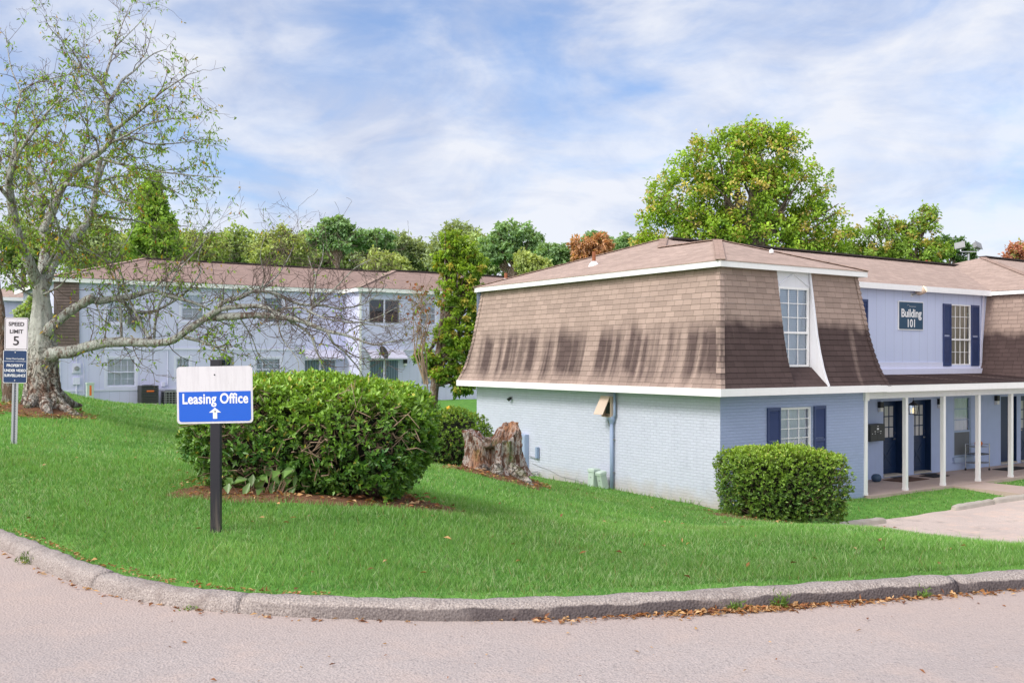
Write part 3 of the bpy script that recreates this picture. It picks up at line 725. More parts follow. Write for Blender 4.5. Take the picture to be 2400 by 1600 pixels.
# porch rear wall with two door alcoves, right alcove door
pw = MB(); TP = 1.85; segs = [(4.92, 8.32, -2.3, .82), (9.22, 9.74, -2.3, .82), (10.58, 11.72, -2.3, .82), (12.63, 14.28, -2.3, .82), (15.2, 15.45, -2.3, .82), (16.4, 26, -2.3, .82)]
for a, b_, c_, d_ in segs: pw.quad((a,TP,c_),(b_,TP,c_),(b_,TP,d_),(a,TP,d_))
for a, b_ in ((8.32,9.22),(9.74,10.58),(14.28,15.2),(15.45,16.4)):
    pw.quad((a,TP,.44),(b_,TP,.44),(b_,TP,.82),(a,TP,.82)); pw.quad((a,TP,-2.3),(b_,TP,-2.3),(b_,TP,-1.62),(a,TP,-1.62))
    pw.quad((a,TP,-1.62),(a,TP+.3,-1.62),(a,TP+.3,.44),(a,TP,.44)); pw.quad((a,TP,.44),(a,TP+.3,.44),(b_,TP+.3,.44),(b_,TP,.44))
pw.quad((11.72,TP,.49),(12.63,TP,.49),(12.63,TP,.82),(11.72,TP,.82)); pw.quad((11.72,TP,-2.3),(12.63,TP,-2.3),(12.63,TP,-1.30),(11.72,TP,-1.30))
pw.quad((4.92,0,-2.3),(4.92,TP,-2.3),(4.92,TP,.9),(4.92,0,.9))
MBm(pw, 'porch_wall', 'porch_wall')
for a, b_ in ((8.32,9.22),(9.74,10.58),(14.28,15.2),(15.45,16.4)):
    MBm(MB().box(b_-.012, b_+.03, TP+.004, TP+.3, -1.62, .44), 'door_reveal', 'door_navy')
    MBm(MB().box(a+.002, b_-.014, TP-.04, TP+.3, -1.66, -1.615), 'threshold', 'concrete')
door(main, ZB, 8.325, 9.205, -1.61, .435, TP+.22); door(main, ZB, 9.745, 10.565, -1.61, .435, TP+.18)
door(main, ZB, 14.285, 15.185, -1.61, .435, TP+.12, glazed=False, solid=True); door(main, ZB, 15.455, 16.385, -1.61, .435, TP+.12, handle_left=True)
window(main, ZB, 11.72, 12.63, -1.30, .49, TP+.02, 1, 3, 0, 'curtain', 'pale_blue', split=.42, grid=.025)
MBm(MB().box(11.66, 12.69, TP-.07, TP-.001, -1.46, -1.302), 'window_sill', 'pale_blue')
MBm(MB().quad((11.77,TP+.028,-1.25),(12.58,TP+.028,-1.25),(12.58,TP+.028,-.57),(11.77,TP+.028,-.57)), 'insect_screen', 'screen')
# upper recessed wall
TU = 2.2; uw = MB(); wins = [(6.58,7.65),(12.13,13.2)]
xsu = [4.5, 6.58, 7.65, 12.13, 13.2, 14.2]
for i in range(5):
    a, b_ = xsu[i], xsu[i+1]
    if i in (1, 3): uw.quad((a,TU,1.0),(b_,TU,1.0),(b_,TU,1.43),(a,TU,1.43)); uw.quad((a,TU,3.265),(b_,TU,3.265),(b_,TU,3.62),(a,TU,3.62))
    else: uw.quad((a,TU,1.0),(b_,TU,1.0),(b_,TU,3.62),(a,TU,3.62))
MBm(uw, 'upper_wall', 'siding')
for a, b_ in wins:
    window(main, ZB, a, b_, 1.43, 3.265, TU+.01, 4, 3, 2, 'curtain_beige', 'white', trim=.035, split=.42)
    shutter(main, ZB, a-.42, a-.01, 1.40, 3.27, TU-.002); shutter(main, ZB, b_+.01, b_+.43, 1.40, 3.27, TU-.002)
for q_ in ((4.6, 11.70, 1.52), (13.64, 13.9, 1.52), (11.701, 13.639, 1.39)): MBm(MB().box(q_[0], q_[1], TU-.02, TU-.002, 1.325, q_[2]), 'skirting_board', 'trim_lav')
MBm(MB().box(4.6, 13.72, TU-.10, TU-.002, 1.14, 1.322), 'ledge', 'trim_lav')
MBm(MB().bar((13.70, TU-.03, 1.33), (13.86, TU-.03, 3.60), .10, .03, (0,-1,0)), 'corner_board', 'trim_lav')
# mansards of the near wing: end face, front face split around the dormer, right return
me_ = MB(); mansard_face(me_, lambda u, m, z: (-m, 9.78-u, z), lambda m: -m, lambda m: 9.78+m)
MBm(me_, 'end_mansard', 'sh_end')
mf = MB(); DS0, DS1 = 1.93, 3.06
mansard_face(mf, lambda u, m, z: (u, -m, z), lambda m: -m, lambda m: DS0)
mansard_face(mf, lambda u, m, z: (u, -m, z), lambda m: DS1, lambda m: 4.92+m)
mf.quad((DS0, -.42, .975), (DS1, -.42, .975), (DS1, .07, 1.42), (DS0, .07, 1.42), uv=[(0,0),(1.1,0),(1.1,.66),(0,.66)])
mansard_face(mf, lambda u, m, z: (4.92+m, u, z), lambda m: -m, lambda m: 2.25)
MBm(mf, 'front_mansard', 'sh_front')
for q_ in ((0, 0, -1, -1), (0, 9.78, -1, 1)):
    hc = MB(); hip_cap(hc, *q_); MBm(hc, 'hip_cap', 'sh_end')
hc = MB(); hip_cap(hc, 4.92, 0, 1, -1); MBm(hc, 'hip_cap', 'sh_front')
# dormer: header with pediment mouldings, cheeks, window
dm = MB().box(DS0+.001, DS1-.001, .118, .16, 3.25, 3.60)
for sgn in (1, -1):
    cxm = (DS0+DS1)/2; dm.bar((cxm, .11, 3.56), (cxm+sgn*.50, .11, 3.30), .025, .03, (0,-1,0))
for i in range(len(PROF)-1):
    (ma, z_a), (mb_, z_b) = PROF[i], PROF[i+1]
    for s_ in (DS0, DS1):
        pj = -.02 if s_ == DS1 else .012
        dm.quad((s_, .13, z_a+.03), (s_, -ma+pj, z_a+.03), (s_, -mb_+pj, z_b+.03 if z_b < 3.5 else 3.6), (s_, .13, z_b+.03 if z_b < 3.5 else 3.6))
        e0, e1 = (s_-.035, s_+.005) if s_ == DS1 else (s_-.005, s_+.02)
        if s_ == DS1: dm.bar((s_-.012, -ma-.02, z_a+.02), (s_-.012, -mb_-.02, min(z_b+.02, 3.6)), .05, .03, (0,-1,0))
MBm(dm, 'dormer', 'white_trim')
window(main, ZB, DS0+.04, DS1-.03, 1.43, 3.25, .12, 3, 3, 2, 'blinds', 'white', split=.43)
# eaves: lower fascia + soffit, upper fascia + soffit
lf = MB(); o_ = .42
lf.box(-o_-.03, -o_, -o_-.03, 9.78+o_, .823, .985); lf.box(-o_, 5.19, -o_-.03, -o_, .823, .985); lf.box(5.19, 30, -o_-.026, -o_+.002, .815, .975)
MBm(lf, 'lower_fascia', 'white')
MBm(MB().quad((-o_,-o_,.835),(-o_,10.2,.835),(0,10.2,.835),(0,-o_,.835)).quad((0,-o_,.835),(0,.02,.835),(30,.02,.835),(30,-o_,.835)), 'lower_soffit', 'white_trim')
MBm(MB().quad((4.9,.0,.79),(4.9,2.4,.79),(30,2.4,.79),(30,.0,.79)), 'porch_ceiling', 'trim_lav')
e = .03
uf = MB().box(-e-.03, -e, -e-.03, 9.78+e, 3.585, 3.72).box(-e, 4.92+e, -e-.03, -e, 3.585, 3.72).box(4.92+e, 4.95+e, -e-.03, 1.97, 3.585, 3.72)
uf.box(4.95+e, 13.93, 1.94, 1.97, 3.56, 3.72).box(13.93, 13.96, -.06, 1.97, 3.585, 3.72).box(13.96, 30, -.06, -.03, 3.585, 3.72)
MBm(uf, 'upper_fascia', 'white')
MBm(MB().quad((-e,-e,3.6),(-e,9.8,3.6),(5,9.8,3.6),(5,-e,3.6)).quad((4.9,1.96,3.6),(4.9,4,3.6),(14.2,4,3.6),(14.2,1.96,3.6)).quad((13.95,-e,3.6),(13.95,9,3.6),(30,9,3.6),(30,-e,3.6)), 'upper_soffit', 'white_trim')
# porch roof, beam, posts
pr = MB()
for k in range(18):
    f0, f1 = k/18, (k+1)/18; za, zb = .985+.185*f0+.012, .985+.185*f1
    ta, tb = -.45+2.62*f0, -.45+2.62*f1
    pr.quad((4.95, ta, za), (30, ta, za), (30, tb, zb), (4.95, tb, zb), uv=[(0, k*.14), (25, k*.14), (25, k*.14+.139), (0, k*.14+.139)])
    pr.quad((4.95, ta, za-.016), (30, ta, za-.016), (30, ta, za), (4.95, ta, za), uv=[(0, k*.14+.05), (25, k*.14+.05), (25, k*.14+.06), (0, k*.14+.06)])
MBm(pr, 'porch_roof', 'sh_front')
MBm(MB().box(4.98, 30, -.05, .09, .64, .818), 'porch_beam', 'white_trim')
for k in range(12):
    s_ = 4.965+1.635*k; p = MB().box(s_-.05, s_+.05, -.04, .06, -1.69, .638)
    if k == 0: p.box(s_-.08, s_+.075, -.07, .0, .60, .80)
    p.box(s_-.058, s_+.058, -.048, .068, -1.69, -1.63)
    MBm(p, 'porch_post', 'white')
# hip roofs
a_, b_, f_, t1, t2, z0 = -.07, 4.99, -.07, 1.95, 9.85, 3.725
hm = (t2-t1)/2; rt = t1+hm; rz = z0+hm/3; hw = (b_-a_)/2; wz = z0+hw/3
rf = MB()
P = dict(A=(a_,f_,z0), B=(a_,t2,z0), Cc=(a_+hm,rt,rz), D=(a_+hw,t1+hw,wz), E=(a_+hw,f_+hw,wz), F=(b_,f_,z0), G=(b_,t1,z0))
rf.quad(P['B'],P['A'],P['E'],P['D'],P['Cc']); rf.quad(P['A'],P['F'],P['E']); rf.quad(P['F'],P['G'],P['D'],P['E'])
rf.quad(P['G'],(18.6,t1,z0),(18.6,rt,rz),P['Cc'],P['D']); rf.quad((18.6,t2,z0),P['B'],P['Cc'],(18.6,rt,rz))
q = 5.5; s2 = 13.91; pk = (s2+q, f_+q, z0+q*.30)
rf.quad((s2,f_+2*q,z0),(s2,f_,z0),pk); rf.quad((s2,f_,z0),(36,f_,z0),(36-q,f_+q,pk[2]),pk)
rf.quad((36,f_+2*q,z0),(s2,f_+2*q,z0),pk,(36-q,f_+q,pk[2]))
# thin drip edge so the roof has a thickness
for p0, p1 in ((P['A'],P['F']),(P['B'],P['A']),(P['F'],P['G']),(P['G'],(s2,t1,z0)),((s2,t1,z0),(s2,f_,z0)),((s2,f_,z0),(36,f_,z0))):
    rf.quad((p0[0],p0[1],z0-.018),(p1[0],p1[1],z0-.018),(p1[0],p1[1],z0),(p0[0],p0[1],z0))
roof = MBm(rf, 'roof', 'sh_roof')
for p0, p1 in ((P['A'],P['E']),(P['F'],P['E']),(P['E'],P['D']),(P['B'],P['Cc']),(P['D'],P['Cc']),((s2,f_,z0),pk)):
    rc = MB(); n = max(4, int((Vector(p1)-Vector(p0)).length/.22))
    for k in range(n):
        u0 = Vector(p0).lerp(Vector(p1), k/n); u1 = Vector(p0).lerp(Vector(p1), (k+1.1)/n); u0.z += .012; u1.z += .004
        rc.bar(u0, u1, .22, .014)
    MBm(rc, 'hip_cap', 'cap', roof)
MBm(MB().bar((a_+hm+.2,rt,rz+.03),(18.5,rt,rz+.03),.30,.05), 'ridge_vent', 'cap_dark', roof); MBm(MB().bar((pk[0],pk[1],pk[2]+.03),(30,pk[1],pk[2]+.03),.30,.05), 'ridge_vent', 'cap_dark', roof)
def vent(s_, t__, z_, h, dark=False):
    v = MB().tube([(s_,t__,z_-.1),(s_,t__,z_+h)], .05, 10); o = MBm(v, 'vent_pipe', 'cap_dark' if dark else 'rust', roof)
    MBm(MB().lathe([(.16,-.06),(.13,.02),(.06,.10)], 14, (s_,t__,z_)), 'flashing', 'white', o)
vent(1.15, 5.7, 4.13, .36); vent(.75, 9.35, 3.9, .26); vent(17.4, 6.4, 4.86, .38); vent(13.9, 6.4, 4.86, .30, True)
MBm(MB().lathe([(.05,0),(.06,.06),(.02,.10)], 10, (3.0, 1.2, 4.16)), 'vent_cap', 'white', roof)
# right block mansard (only its left return and a strip of front can be seen)
mr = MB()
mansard_face(mr, lambda u, m, z: (13.98-m, 2.25-u, z), lambda m: 0, lambda m: 2.25+m)
mansard_face(mr, lambda u, m, z: (u, -m, z), lambda m: 13.98-m, lambda m: 26)
MBm(mr, 'right_mansard', 'sh_front')
# back walls so the block is closed
MBm(MB().quad((26,9.78,-2.3),(0,9.78,-2.3),(0,9.78,3.6),(26,9.78,3.6)).quad((26,0,-2.3),(26,9.78,-2.3),(26,9.78,3.6),(26,0,3.6)), 'back_wall', 'porch_wall')
# porch slab and walkway
sl = MB().box(4.95, 26, -.16, 1.86, -2.1, -1.69).box(8.45, 9.9, -1.93, -.16, -2.1, -1.70)
walk = sl.build('walkway', M['slab'], None, ZB); walk.location = (*C0, ZB); walk.rotation_euler = (0,0,ANG); tag(walk, kind='structure')
# ------------------------------------------------------------------ things fixed to or standing at the main building
def at_m(name, s, t, z, label, cat, group=None): return empty(name, (*Wm(s, t), z), ANG, label, cat, group)
# building sign
sg = at_m('building_sign', 10.085, TU-.004, 2.45, 'dark teal Building 101 sign with white edge on the upper lavender wall', 'sign')
MB().box(-.60, .60, -.03, -.001, 0, .83).build('panel', M['white'], sg)
MB().box(-.575, .575, -.036, -.0305, .025, .805).build('panel_face', M['sign_teal'], sg)
RX90 = (R(90), 0, 0)
text_mesh('Building', .33, M['text_white'], 'lettering', sg, (0, -.039, .475), RX90, .98, .008, .97)
text_mesh('101', .32, M['text_white'], 'lettering', sg, (0, -.039, .185), RX90, .95, .007, 1.0)
lg = MB().box(-.10, .22, -.040, -.037, .675, .690); lg.tube([(-.20,-.039,.69),(-.17,-.039,.735),(-.12,-.039,.72),(-.10,-.039,.70)], .006, 6); lg.build('emblem', M['galv'], sg)
# floodlight above the sign
fl = at_m('floodlight', 10.15, TU-.002, 3.47, 'white lit floodlight on short arm above the Building 101 sign', 'light')
MB().lathe([(.055,0),(.055,.02)], 14).build('mount', M['white'], fl).rotation_euler = (R(90),0,0)
MB().bar((0,-.02,0),(.10,-.10,.05),.035).build('arm', M['grey'], fl)
k = MB().lathe([(.04,0),(.10,.06),(.125,.20),(.12,.25)], 16); h = k.build('lamp_head', M['beige'], fl, smooth=True); h.location = (.09,-.09,.04); h.rotation_euler = (R(35), R(52), 0)
k = MB().lathe([(.118,.248),(.09,.285),(.01,.30)], 16).build('lens', M['lamp'], h)
# porch wall lamps
first = None
for s_, z_, lab in ((8.13,.29,'black box wall lamp above the porch mailbox'),(10.95,.31,'black box wall lamp between second navy door and porch window'),(13.98,.34,'black box wall lamp beside the dark door behind the cart')):
    if first is None:
        first = at_m('wall_lamp', s_, TP-.002, z_, lab, 'wall lamp', 'box lamps on the porch wall')
        MB().box(-.07,.07,-.10,0,-.02,.14).build('housing', M['black'], first)
        MB().box(-.062,.062,-.092,-.004,-.13,-.021).build('lens', M['lamp_off'], first)
    else:
        c = copy_tree(first); c.location = (*Wm(s_, TP-.002), z_); c['label'] = lab
# hanging lantern
lt = at_m('lantern', 8.28, .9, .10, 'lit brass lantern hanging from the porch ceiling', 'lantern')
lm = MB()
for i, j in ((-1,-1),(1,-1),(1,1),(-1,1)): lm.bar((.075*i,.075*j,.03),(.095*i,.095*j,.27),.014)
for z_, r_ in ((.02,.08),(.27,.10)):
    lm.box(-r_,r_,-r_,r_,z_,z_+.015)
lm.lathe([(.13,.285),(.09,.32),(.03,.36),(.012,.40)], 8); lm.tube([(0,0,.40),(0,0,.69)], .007, 6); lm.build('frame', M['black'], lt)
lm = MB().lathe([(.07,.04),(.088,.262)], 4); lm.build('glass', M['glass'], lt).rotation_euler = (0,0,R(45))
MB().lathe([(.02,.05),(.035,.10),(.03,.17),(.008,.21)], 10).build('bulb', M['lamp'], lt)
# mailbox
mbx = at_m('mailbox', 7.72, TP-.002, -.62, 'dark brown cluster mailbox on the porch wall beside first navy door', 'mailbox')
MB().box(-.33,.33,-.24,0,0,.46).build('body', M['dark_grey'], mbx, bevel=.008)
MB().box(-.31,-.005,-.252,-.241,.02,.44).build('door', M['dark_grey'], mbx); MB().box(.005,.31,-.252,-.241,.02,.44).build('door', M['dark_grey'], mbx)
for x, z_, w_, h_ in ((0,.40,.05,.02),(0,.31,.08,.05),(-.12,.26,.06,.015),(.12,.26,.07,.015),(0,.25,.03,.015),(-.24,.2,.02,.02),(-.12,.2,.02,.02),(.12,.2,.02,.02)):
    MB().box(x-w_/2,x+w_/2,-.257,-.2525,z_,z_+h_).build('name_label' if w_ > .02 else 'lock', M['text_white'], mbx)
ob_ = at_m('outlet_box', 7.5, TP-.002, -.88, 'small grey outlet box on porch wall under the mailbox', 'outlet')
MB().box(-.035,.035,-.03,0,0,.11).build('cover', M['grey'], ob_); MB().box(-.015,.015,-.034,-.031,.03,.08).build('socket', M['black'], ob_)
# pot
pt = at_m('plant_pot', 7.46, 1.46, -1.69, 'dark blue rounded pot on the porch slab below the mailbox', 'pot')
MB().lathe([(.06,0),(.09,.012),(.125,.06),(.135,.11),(.115,.17),(.075,.205),(.05,.21),(.045,.19)], 20).build('body', M['bluepot'], pt, smooth=True)
k = MB().tube([(.10,-.02,.15),(.15,-.03,.13),(.16,-.035,.06),(.13,-.03,.03)], .014, 8).build('handle', M['bluepot'], pt)
# mats
for s_, t__, w_, d_, mt, lab in ((8.52,1.28,1.25,.62,'mat_brown','wide brown doormat on the porch near first post'),(9.95,1.34,.80,.46,'mat_black','small black doormat before the second navy door'),(13.55,1.10,1.35,.5,'mat_black','long black doormat on the porch behind the rightmost post'),(8.85,1.66,.6,.26,'dark_grey','thin grey mat at the first navy door threshold'),(10.25,1.70,.55,.2,'dark_grey','thin grey mat at the second navy door threshold')):
    m_ = MB().box(-w_/2,w_/2,-d_/2,d_/2,0,.014).box(-w_/2+.03,w_/2-.03,-d_/2+.03,d_/2-.03,.014,.019).build('doormat', M[mt]); m_.location = (*Wm(s_, t__), -1.689); m_.rotation_euler = (0,0,ANG+R(2)); tag(m_, lab, 'doormat', 'doormats on the porch')
# cart with pumpkin
ct = at_m('serving_cart', 12.3, 1.45, -1.69, 'silver wheeled serving cart under the porch window', 'cart')
cw, cdp = .29, .20
fr_ = MB()
for i in (-1,1):
    for j in (-1,1): fr_.tube([(i*cw,j*cdp,.07),(i*cw,j*cdp,.80)], .012, 8)
for z_ in (.78,.24,.50):
    for j in (-1,1): fr_.tube([(-cw,j*cdp,z_),(cw,j*cdp,z_)], .007, 6)
    for i in (-1,1): fr_.tube([(i*cw,-cdp,z_),(i*cw,cdp,z_)], .007, 6)
fr_.build('frame', M['chrome'], ct)
MB().box(-cw+.01,cw-.01,-cdp+.01,cdp-.01,.70,.712).build('shelf', M['grey'], ct); MB().box(-cw+.01,cw-.01,-cdp+.01,cdp-.01,.47,.495).build('shelf', M['black'], ct); MB().box(-cw+.01,cw-.01,-cdp+.01,cdp-.01,.22,.232).build('shelf', M['grey'], ct)
for i in (-1,1):
    for j in (-1,1):
        wl = MB().lathe([(.01,-.014),(.034,-.014),(.036,0),(.034,.014),(.01,.014)], 14).build('wheel', M['black'], ct); wl.location = (i*cw,j*cdp,.037); wl.rotation_euler = (R(90),0,0)
pn = MB(); n = 32; rows = 10; V = []
for i in range(rows+1):
    ph = math.pi*i/rows
    for k in range(n):
        th_ = 2*math.pi*k/n; r_ = .105*(math.sin(ph)**.8+.02)*(1+.07*abs(math.cos(th_*4))); V.append((r_*math.cos(th_), r_*math.sin(th_), .085-.085*math.cos(ph)*(1-.25*math.exp(-ph*6)-.25*math.exp(-(math.pi-ph)*6))))
pn.v = V; pn.f = [(i*n+k, i*n+(k+1)%n, (i+1)*n+(k+1)%n, (i+1)*n+k) for i in range(rows) for k in range(n)]; pn.uv = [None]*len(pn.f)
pk_ = at_m('pumpkin', 12.33, 1.43, -.978, 'small orange pumpkin with dark stem standing on the cart', 'pumpkin')
pn.build('fruit', M['pumpkin'], pk_, smooth=True); MB().tube([(0,0,.15),(.005,0,.20),(-.03,0,.25)], [.02,.013,.010], 8).build('stem', M['bark_brown'], pk_)
# end wall equipment (wall faces -s)
def at_e(name, t, off, z, label, cat): return empty(name, (*Wm(-off, t), z), ANG, label, cat)
bx_ = at_e('junction_box', 3.62, .002, .20, 'open beige metal meter box high on the pale brick end wall', 'junction box')
kk = MB().box(-.02,0,-.17,.17,0,.50).box(-.16,-.02,-.17,-.155,0,.50).box(-.16,-.02,.155,.17,0,.50).box(-.16,-.02,-.155,.155,.485,.50).box(-.16,-.02,-.155,.155,0,.015); kk.build('body', M['beige'], bx_)
cv_ = MB().box(-.014,0,-.17,.17,-.50,0).build('lid', M['beige'], bx_); cv_.location = (-.165,0,.505); cv_.rotation_euler = (0,R(28),0)
MB().box(-.10,-.03,-.08,.08,.08,.35).build('meter', M['black'], bx_)
MB().tube([(-.07,-.22,.62),(-.07,-.22,.06),(-.06,-.16,-.03),(-.06,-.08,-.06)], .035, 10).build('conduit', M['pipe_blue'], bx_, smooth=True)
kk = MB()
for j in (0,1): kk.tube([(-.06,-.17+.02*j,.02),(-.08,-.16,-.10-.04*j),(-.08,-.02,-.17-.05*j),(-.07,.03,-.08)], .010, 6)
kk.build('cable', M['grey'], bx_)
cp = at_e('conduit_pipe', 3.50, .08, -1.66, 'blue vertical conduit pipe from the meter box to the grass', 'pipe')
MB().tube([(0,0,-.1),(0,0,1.86)], .045, 12).build('pipe', M['pipe_blue'], cp, smooth=True); MB().lathe([(.05,1.70),(.085,1.80),(.085,1.87),(.05,1.88)], 12).build('collar', M['pipe_blue'], cp)
MB().box(0,.08,-.05,.05,.5,.53).box(0,.08,-.05,.05,1.3,1.33).build('bracket', M['grey'], cp)
def pedestal(t, off, lean, w_, h_, label):
    e_ = at_e('utility_pedestal', t, off, tz(*Wm(-off, t))-.02, label, 'utility pedestal')
    k = MB(); 
    for i in range(2):
        pass
    pr_ = [(-.9,-.9,0),(.9,-.9,0),(.9,.9,0),(-.9,.9,0)]
    k.v = [(x*w_/2,y*w_/2,0) for x,y,_ in pr_]+[(x*w_/2*.96,y*w_/2*.96,h_*.8) for x,y,_ in pr_]+[(x*w_/2*1.14,y*w_/2*1.14,h_*.8) for x,y,_ in pr_]+[(x*w_/2*1.1,y*w_/2*1.1,h_*.95) for x,y,_ in pr_]+[(x*w_/2*.8,y*w_/2*.8,h_) for x,y,_ in pr_]
    for r_ in range(4):
        for j in range(4): k.f.append((r_*4+j, r_*4+(j+1)%4, r_*4+4+(j+1)%4, r_*4+4+j)); k.uv.append(None)
    k.f.append((16,17,18,19)); k.uv.append(None)
    o = k.build('body', M['pale_green'], e_, bevel=.006); o.rotation_euler = (0, lean, 0)
    MB().box(-w_*.47,-w_*.44,-.02,.02,h_*.5,h_*.56).build('latch', M['grey'], o); return e_
pedestal(3.92, .30, R(3), .24, .47, 'pale green utility pedestal in the grass by the end wall'); 
p2 = pedestal(3.62, .22, R(-14), .20, .46, 'pale utility pedestal tilting between green pedestal and blue pipe')
cb = at_e('utility_cabinet', 7.25, .002, -1.4, 'pale blue narrow cabinet on end wall behind the stump', 'cabinet')
MB().box(-.14,0,-.16,.16,0,.95).build('body', M['pale_blue'], cb, bevel=.01); MB().box(-.155,-.141,-.14,.14,.04,.91).build('door', M['pale_blue'], cb)
gp = at_e('gas_riser', 6.62, .05, -1.58, 'thin pipes and small blue box low on the end wall', 'pipes')
kk = MB().tube([(0,.40,.55),(0,0,.50),(0,0,.58)], .016, 8).tube([(0,.42,.16),(-.06,.30,.02),(-.06,.0,.06),(0,0,.12)], .014, 8).tube([(-.03,.3,.10),(-.03,-.05,.17)], .016, 8); kk.build('pipe', M['galv'], gp)
MB().box(-.06,.03,-.035,.035,.52,.82).build('regulator', M['pipe_blue'], gp, bevel=.008)
kk = MB().tube([(.04,t__,z_) for t__, z_ in ((.3,.35),(0,.30),(-.5,.24),(-1.0,.12),(-1.6,.10),(-2.3,.0),(-3.0,-.05))], .006, 6).build('cable', M['grey'], gp)
cmr = at_e('camera_lamp', 7.95, .002, .50, 'tiny dark floodlight near the top of the pale end wall', 'light')
MB().box(-.03,0,-.05,.05,-.02,.06).build('mount', M['grey'], cmr); k = MB().lathe([(.03,0),(.045,.03),(.05,.10)], 10).build('lamp_head', M['black'], cmr); k.location = (-.04,-.03,.02); k.rotation_euler = (0,R(-120),0)
# wheel stops
def wheelstop(s_, t__, L_, yaw, label):
    k = MB(); pf_ = [(-.085,0),(.085,0),(.07,.09),(.045,.125),(-.045,.125),(-.07,.09)]; n = 16; V = []
    for i in range(n+1):
        x = -L_/2+L_*i/n; ee = .75 if i in (0, n) else 1
        for y, z_ in pf_: V.append((x+random.uniform(-.008,.008), y*ee+random.uniform(-.006,.006), z_*ee+(random.uniform(-.010,.006) if z_ > .05 else 0)))
    k.v = V; k.f = [(i*6+j, i*6+(j+1)%6, i*6+6+(j+1)%6, i*6+6+j) for i in range(n) for j in range(6)]+[(5,4,3,2,1,0), tuple(n*6+j for j in range(6))]; k.uv = [None]*len(k.f)
    o = k.build('wheel_stop', M['concrete']); o.location = (*Wm(s_, t__), -1.84); o.rotation_euler = (0,0,ANG+yaw); tag(o, label, 'wheel stop', 'concrete wheel stops along the car park')
wheelstop(1.75,-2.12,1.75,R(-3),'weathered concrete wheel stop poking out beside the trimmed hedge')
wheelstop(6.25,-2.0,1.72,R(2),'chipped concrete wheel stop at the grass strip before the walkway')
wheelstop(8.1,-1.95,1.75,R(-1),'concrete wheel stop crossing the walkway end, farthest right')
# ================================================================== REAR BUILDING
ZR = -.6
rear = empty('apartment_building', (*B0, ZR), ANG, 'long lavender two storey building behind the spreading old tree', 'building')
def MBr(m_, name, mat, parent=rear, **k): return m_.build(name, M[mat], parent, ZR, **k)
def wall_holes(mbx, a, b, z0, z1, t, holes):
    xs_ = sorted({a, b, *[h[0] for h in holes], *[h[1] for h in holes]})
    for i in range(len(xs_)-1):
        x0_, x1_ = xs_[i], xs_[i+1]; hs = sorted([(h[2], h[3]) for h in holes if h[0] <= x0_+1e-6 and h[1] >= x1_-1e-6]); z = z0
        for h0, h1 in hs:
            if h0 > z: mbx.quad((x0_,t,z),(x1_,t,z),(x1_,t,h0),(x0_,t,h0))
            z = h1
        mbx.quad((x0_,t,z),(x1_,t,z),(x1_,t,z1),(x0_,t,z1))
HL = [(-.52,.665,.45,1.66),(2.38,2.98,.70,1.67),(4.35,4.86,.45,1.63),(6.0,7.2,.60,1.66),(8.34,10.0,-.35,1.62),(-.52,.665,3.15,4.35),(6.35,7.3,3.3,4.5),(2.6,3.6,3.3,4.5)]
HR = [(10.94,12.56,3.34,4.48),(13.7,14.6,3.3,4.42),(10.94,12.56,-.35,1.62),(13.75,14.5,.35,1.1)]
wl_ = MB(); wall_holes(wl_, -2.43, 10.45, -1.2, 4.88, 0, HL); wall_holes(wl_, 10.45, 22, -1.2, 4.88, -1.68, HR)
wl_.quad((10.45,0,-1.2),(10.45,-1.68,-1.2),(10.45,-1.68,4.88),(10.45,0,4.88)); wl_.quad((-2.43,9.5,-1.2),(-2.43,0,-1.2),(-2.43,0,4.88),(-2.43,9.5,4.88)); wl_.quad((22,9.5,-1.2),(-2.43,9.5,-1.2),(-2.43,9.5,4.88),(22,9.5,4.88))
MBr(wl_, 'wall', 'siding_far')
spec = ['curtain','curtain','interior','curtain','pleats','curtain','pleats','curtain','interior','blinds','pleats','curtain']
for (a, b_, za, zb), sp_ in zip(HL+HR, spec):
    t__ = -1.68 if a > 10.4 else 0; big = (b_-a) > 1.4
    window(rear, ZR, a, b_, za, zb, t__+.02, 1 if big else (2 if b_-a < .7 else 4 if b_-a > 1 else 2), 0 if big else 2, 0 if big else 2, sp_, 'grey' if sp_ == 'interior' else 'trim_far', trim=.05, split=.5 if not big else .98, trimw=.0 if big else .10)
    if big: MBr(MB().box((a+b_)/2-.035,(a+b_)/2+.035,t__-.015,t__+.05,za,zb), 'door_stile', 'trim_far')
for q_ in ((-2.44,10.43,-.03,-.002,2.02,2.12),(10.42,22,-1.71,-1.682,2.02,2.12),(-2.44,8.3,-.025,-.002,.26,.34),(12.6,22,-1.705,-1.682,.26,.34),(-2.46,-2.32,-.035,-.002,-1,2.02)): MBr(MB().box(*q_), 'trim_board', 'trim_far')
MBr(MB().box(10.41,10.53,-1.715,-1.682,-1,4.8), 'corner_board', 'white')
rs = MB(); 
for i in range(len(cuts)-1): rs.quad((-2.6,-.10-.05*(1-i/21),2.12+i*.125),(-1.62,-.10-.05*(1-i/21),2.12+i*.125),(-1.62,-.075-.05*(1-i/21),2.245+i*.125),(-2.6,-.075-.05*(1-i/21),2.245+i*.125), uv=[(0,i*.127),(1.35,i*.127),(1.35,i*.127+.126),(0,i*.127+.126)])
MBr(rs, 'mansard_panel', 'sh_dark')
MBr(MB().box(-2.75,10.27,-.25,-.22,4.80,4.98).box(10.24,10.27,-1.93,-.25,4.80,4.98).box(10.27,22.3,-1.93,-1.90,4.80,4.98).box(-2.78,-2.75,-.25,9.8,4.80,4.98), 'fascia', 'white')
MBr(MB().quad((-2.75,-.25,4.84),(-2.75,3,4.84),(22,3,4.84),(22,-.25,4.84)).quad((10.27,-1.9,4.84),(10.27,-.2,4.84),(22,-.2,4.84),(22,-1.9,4.84)), 'soffit', 'trim_far')
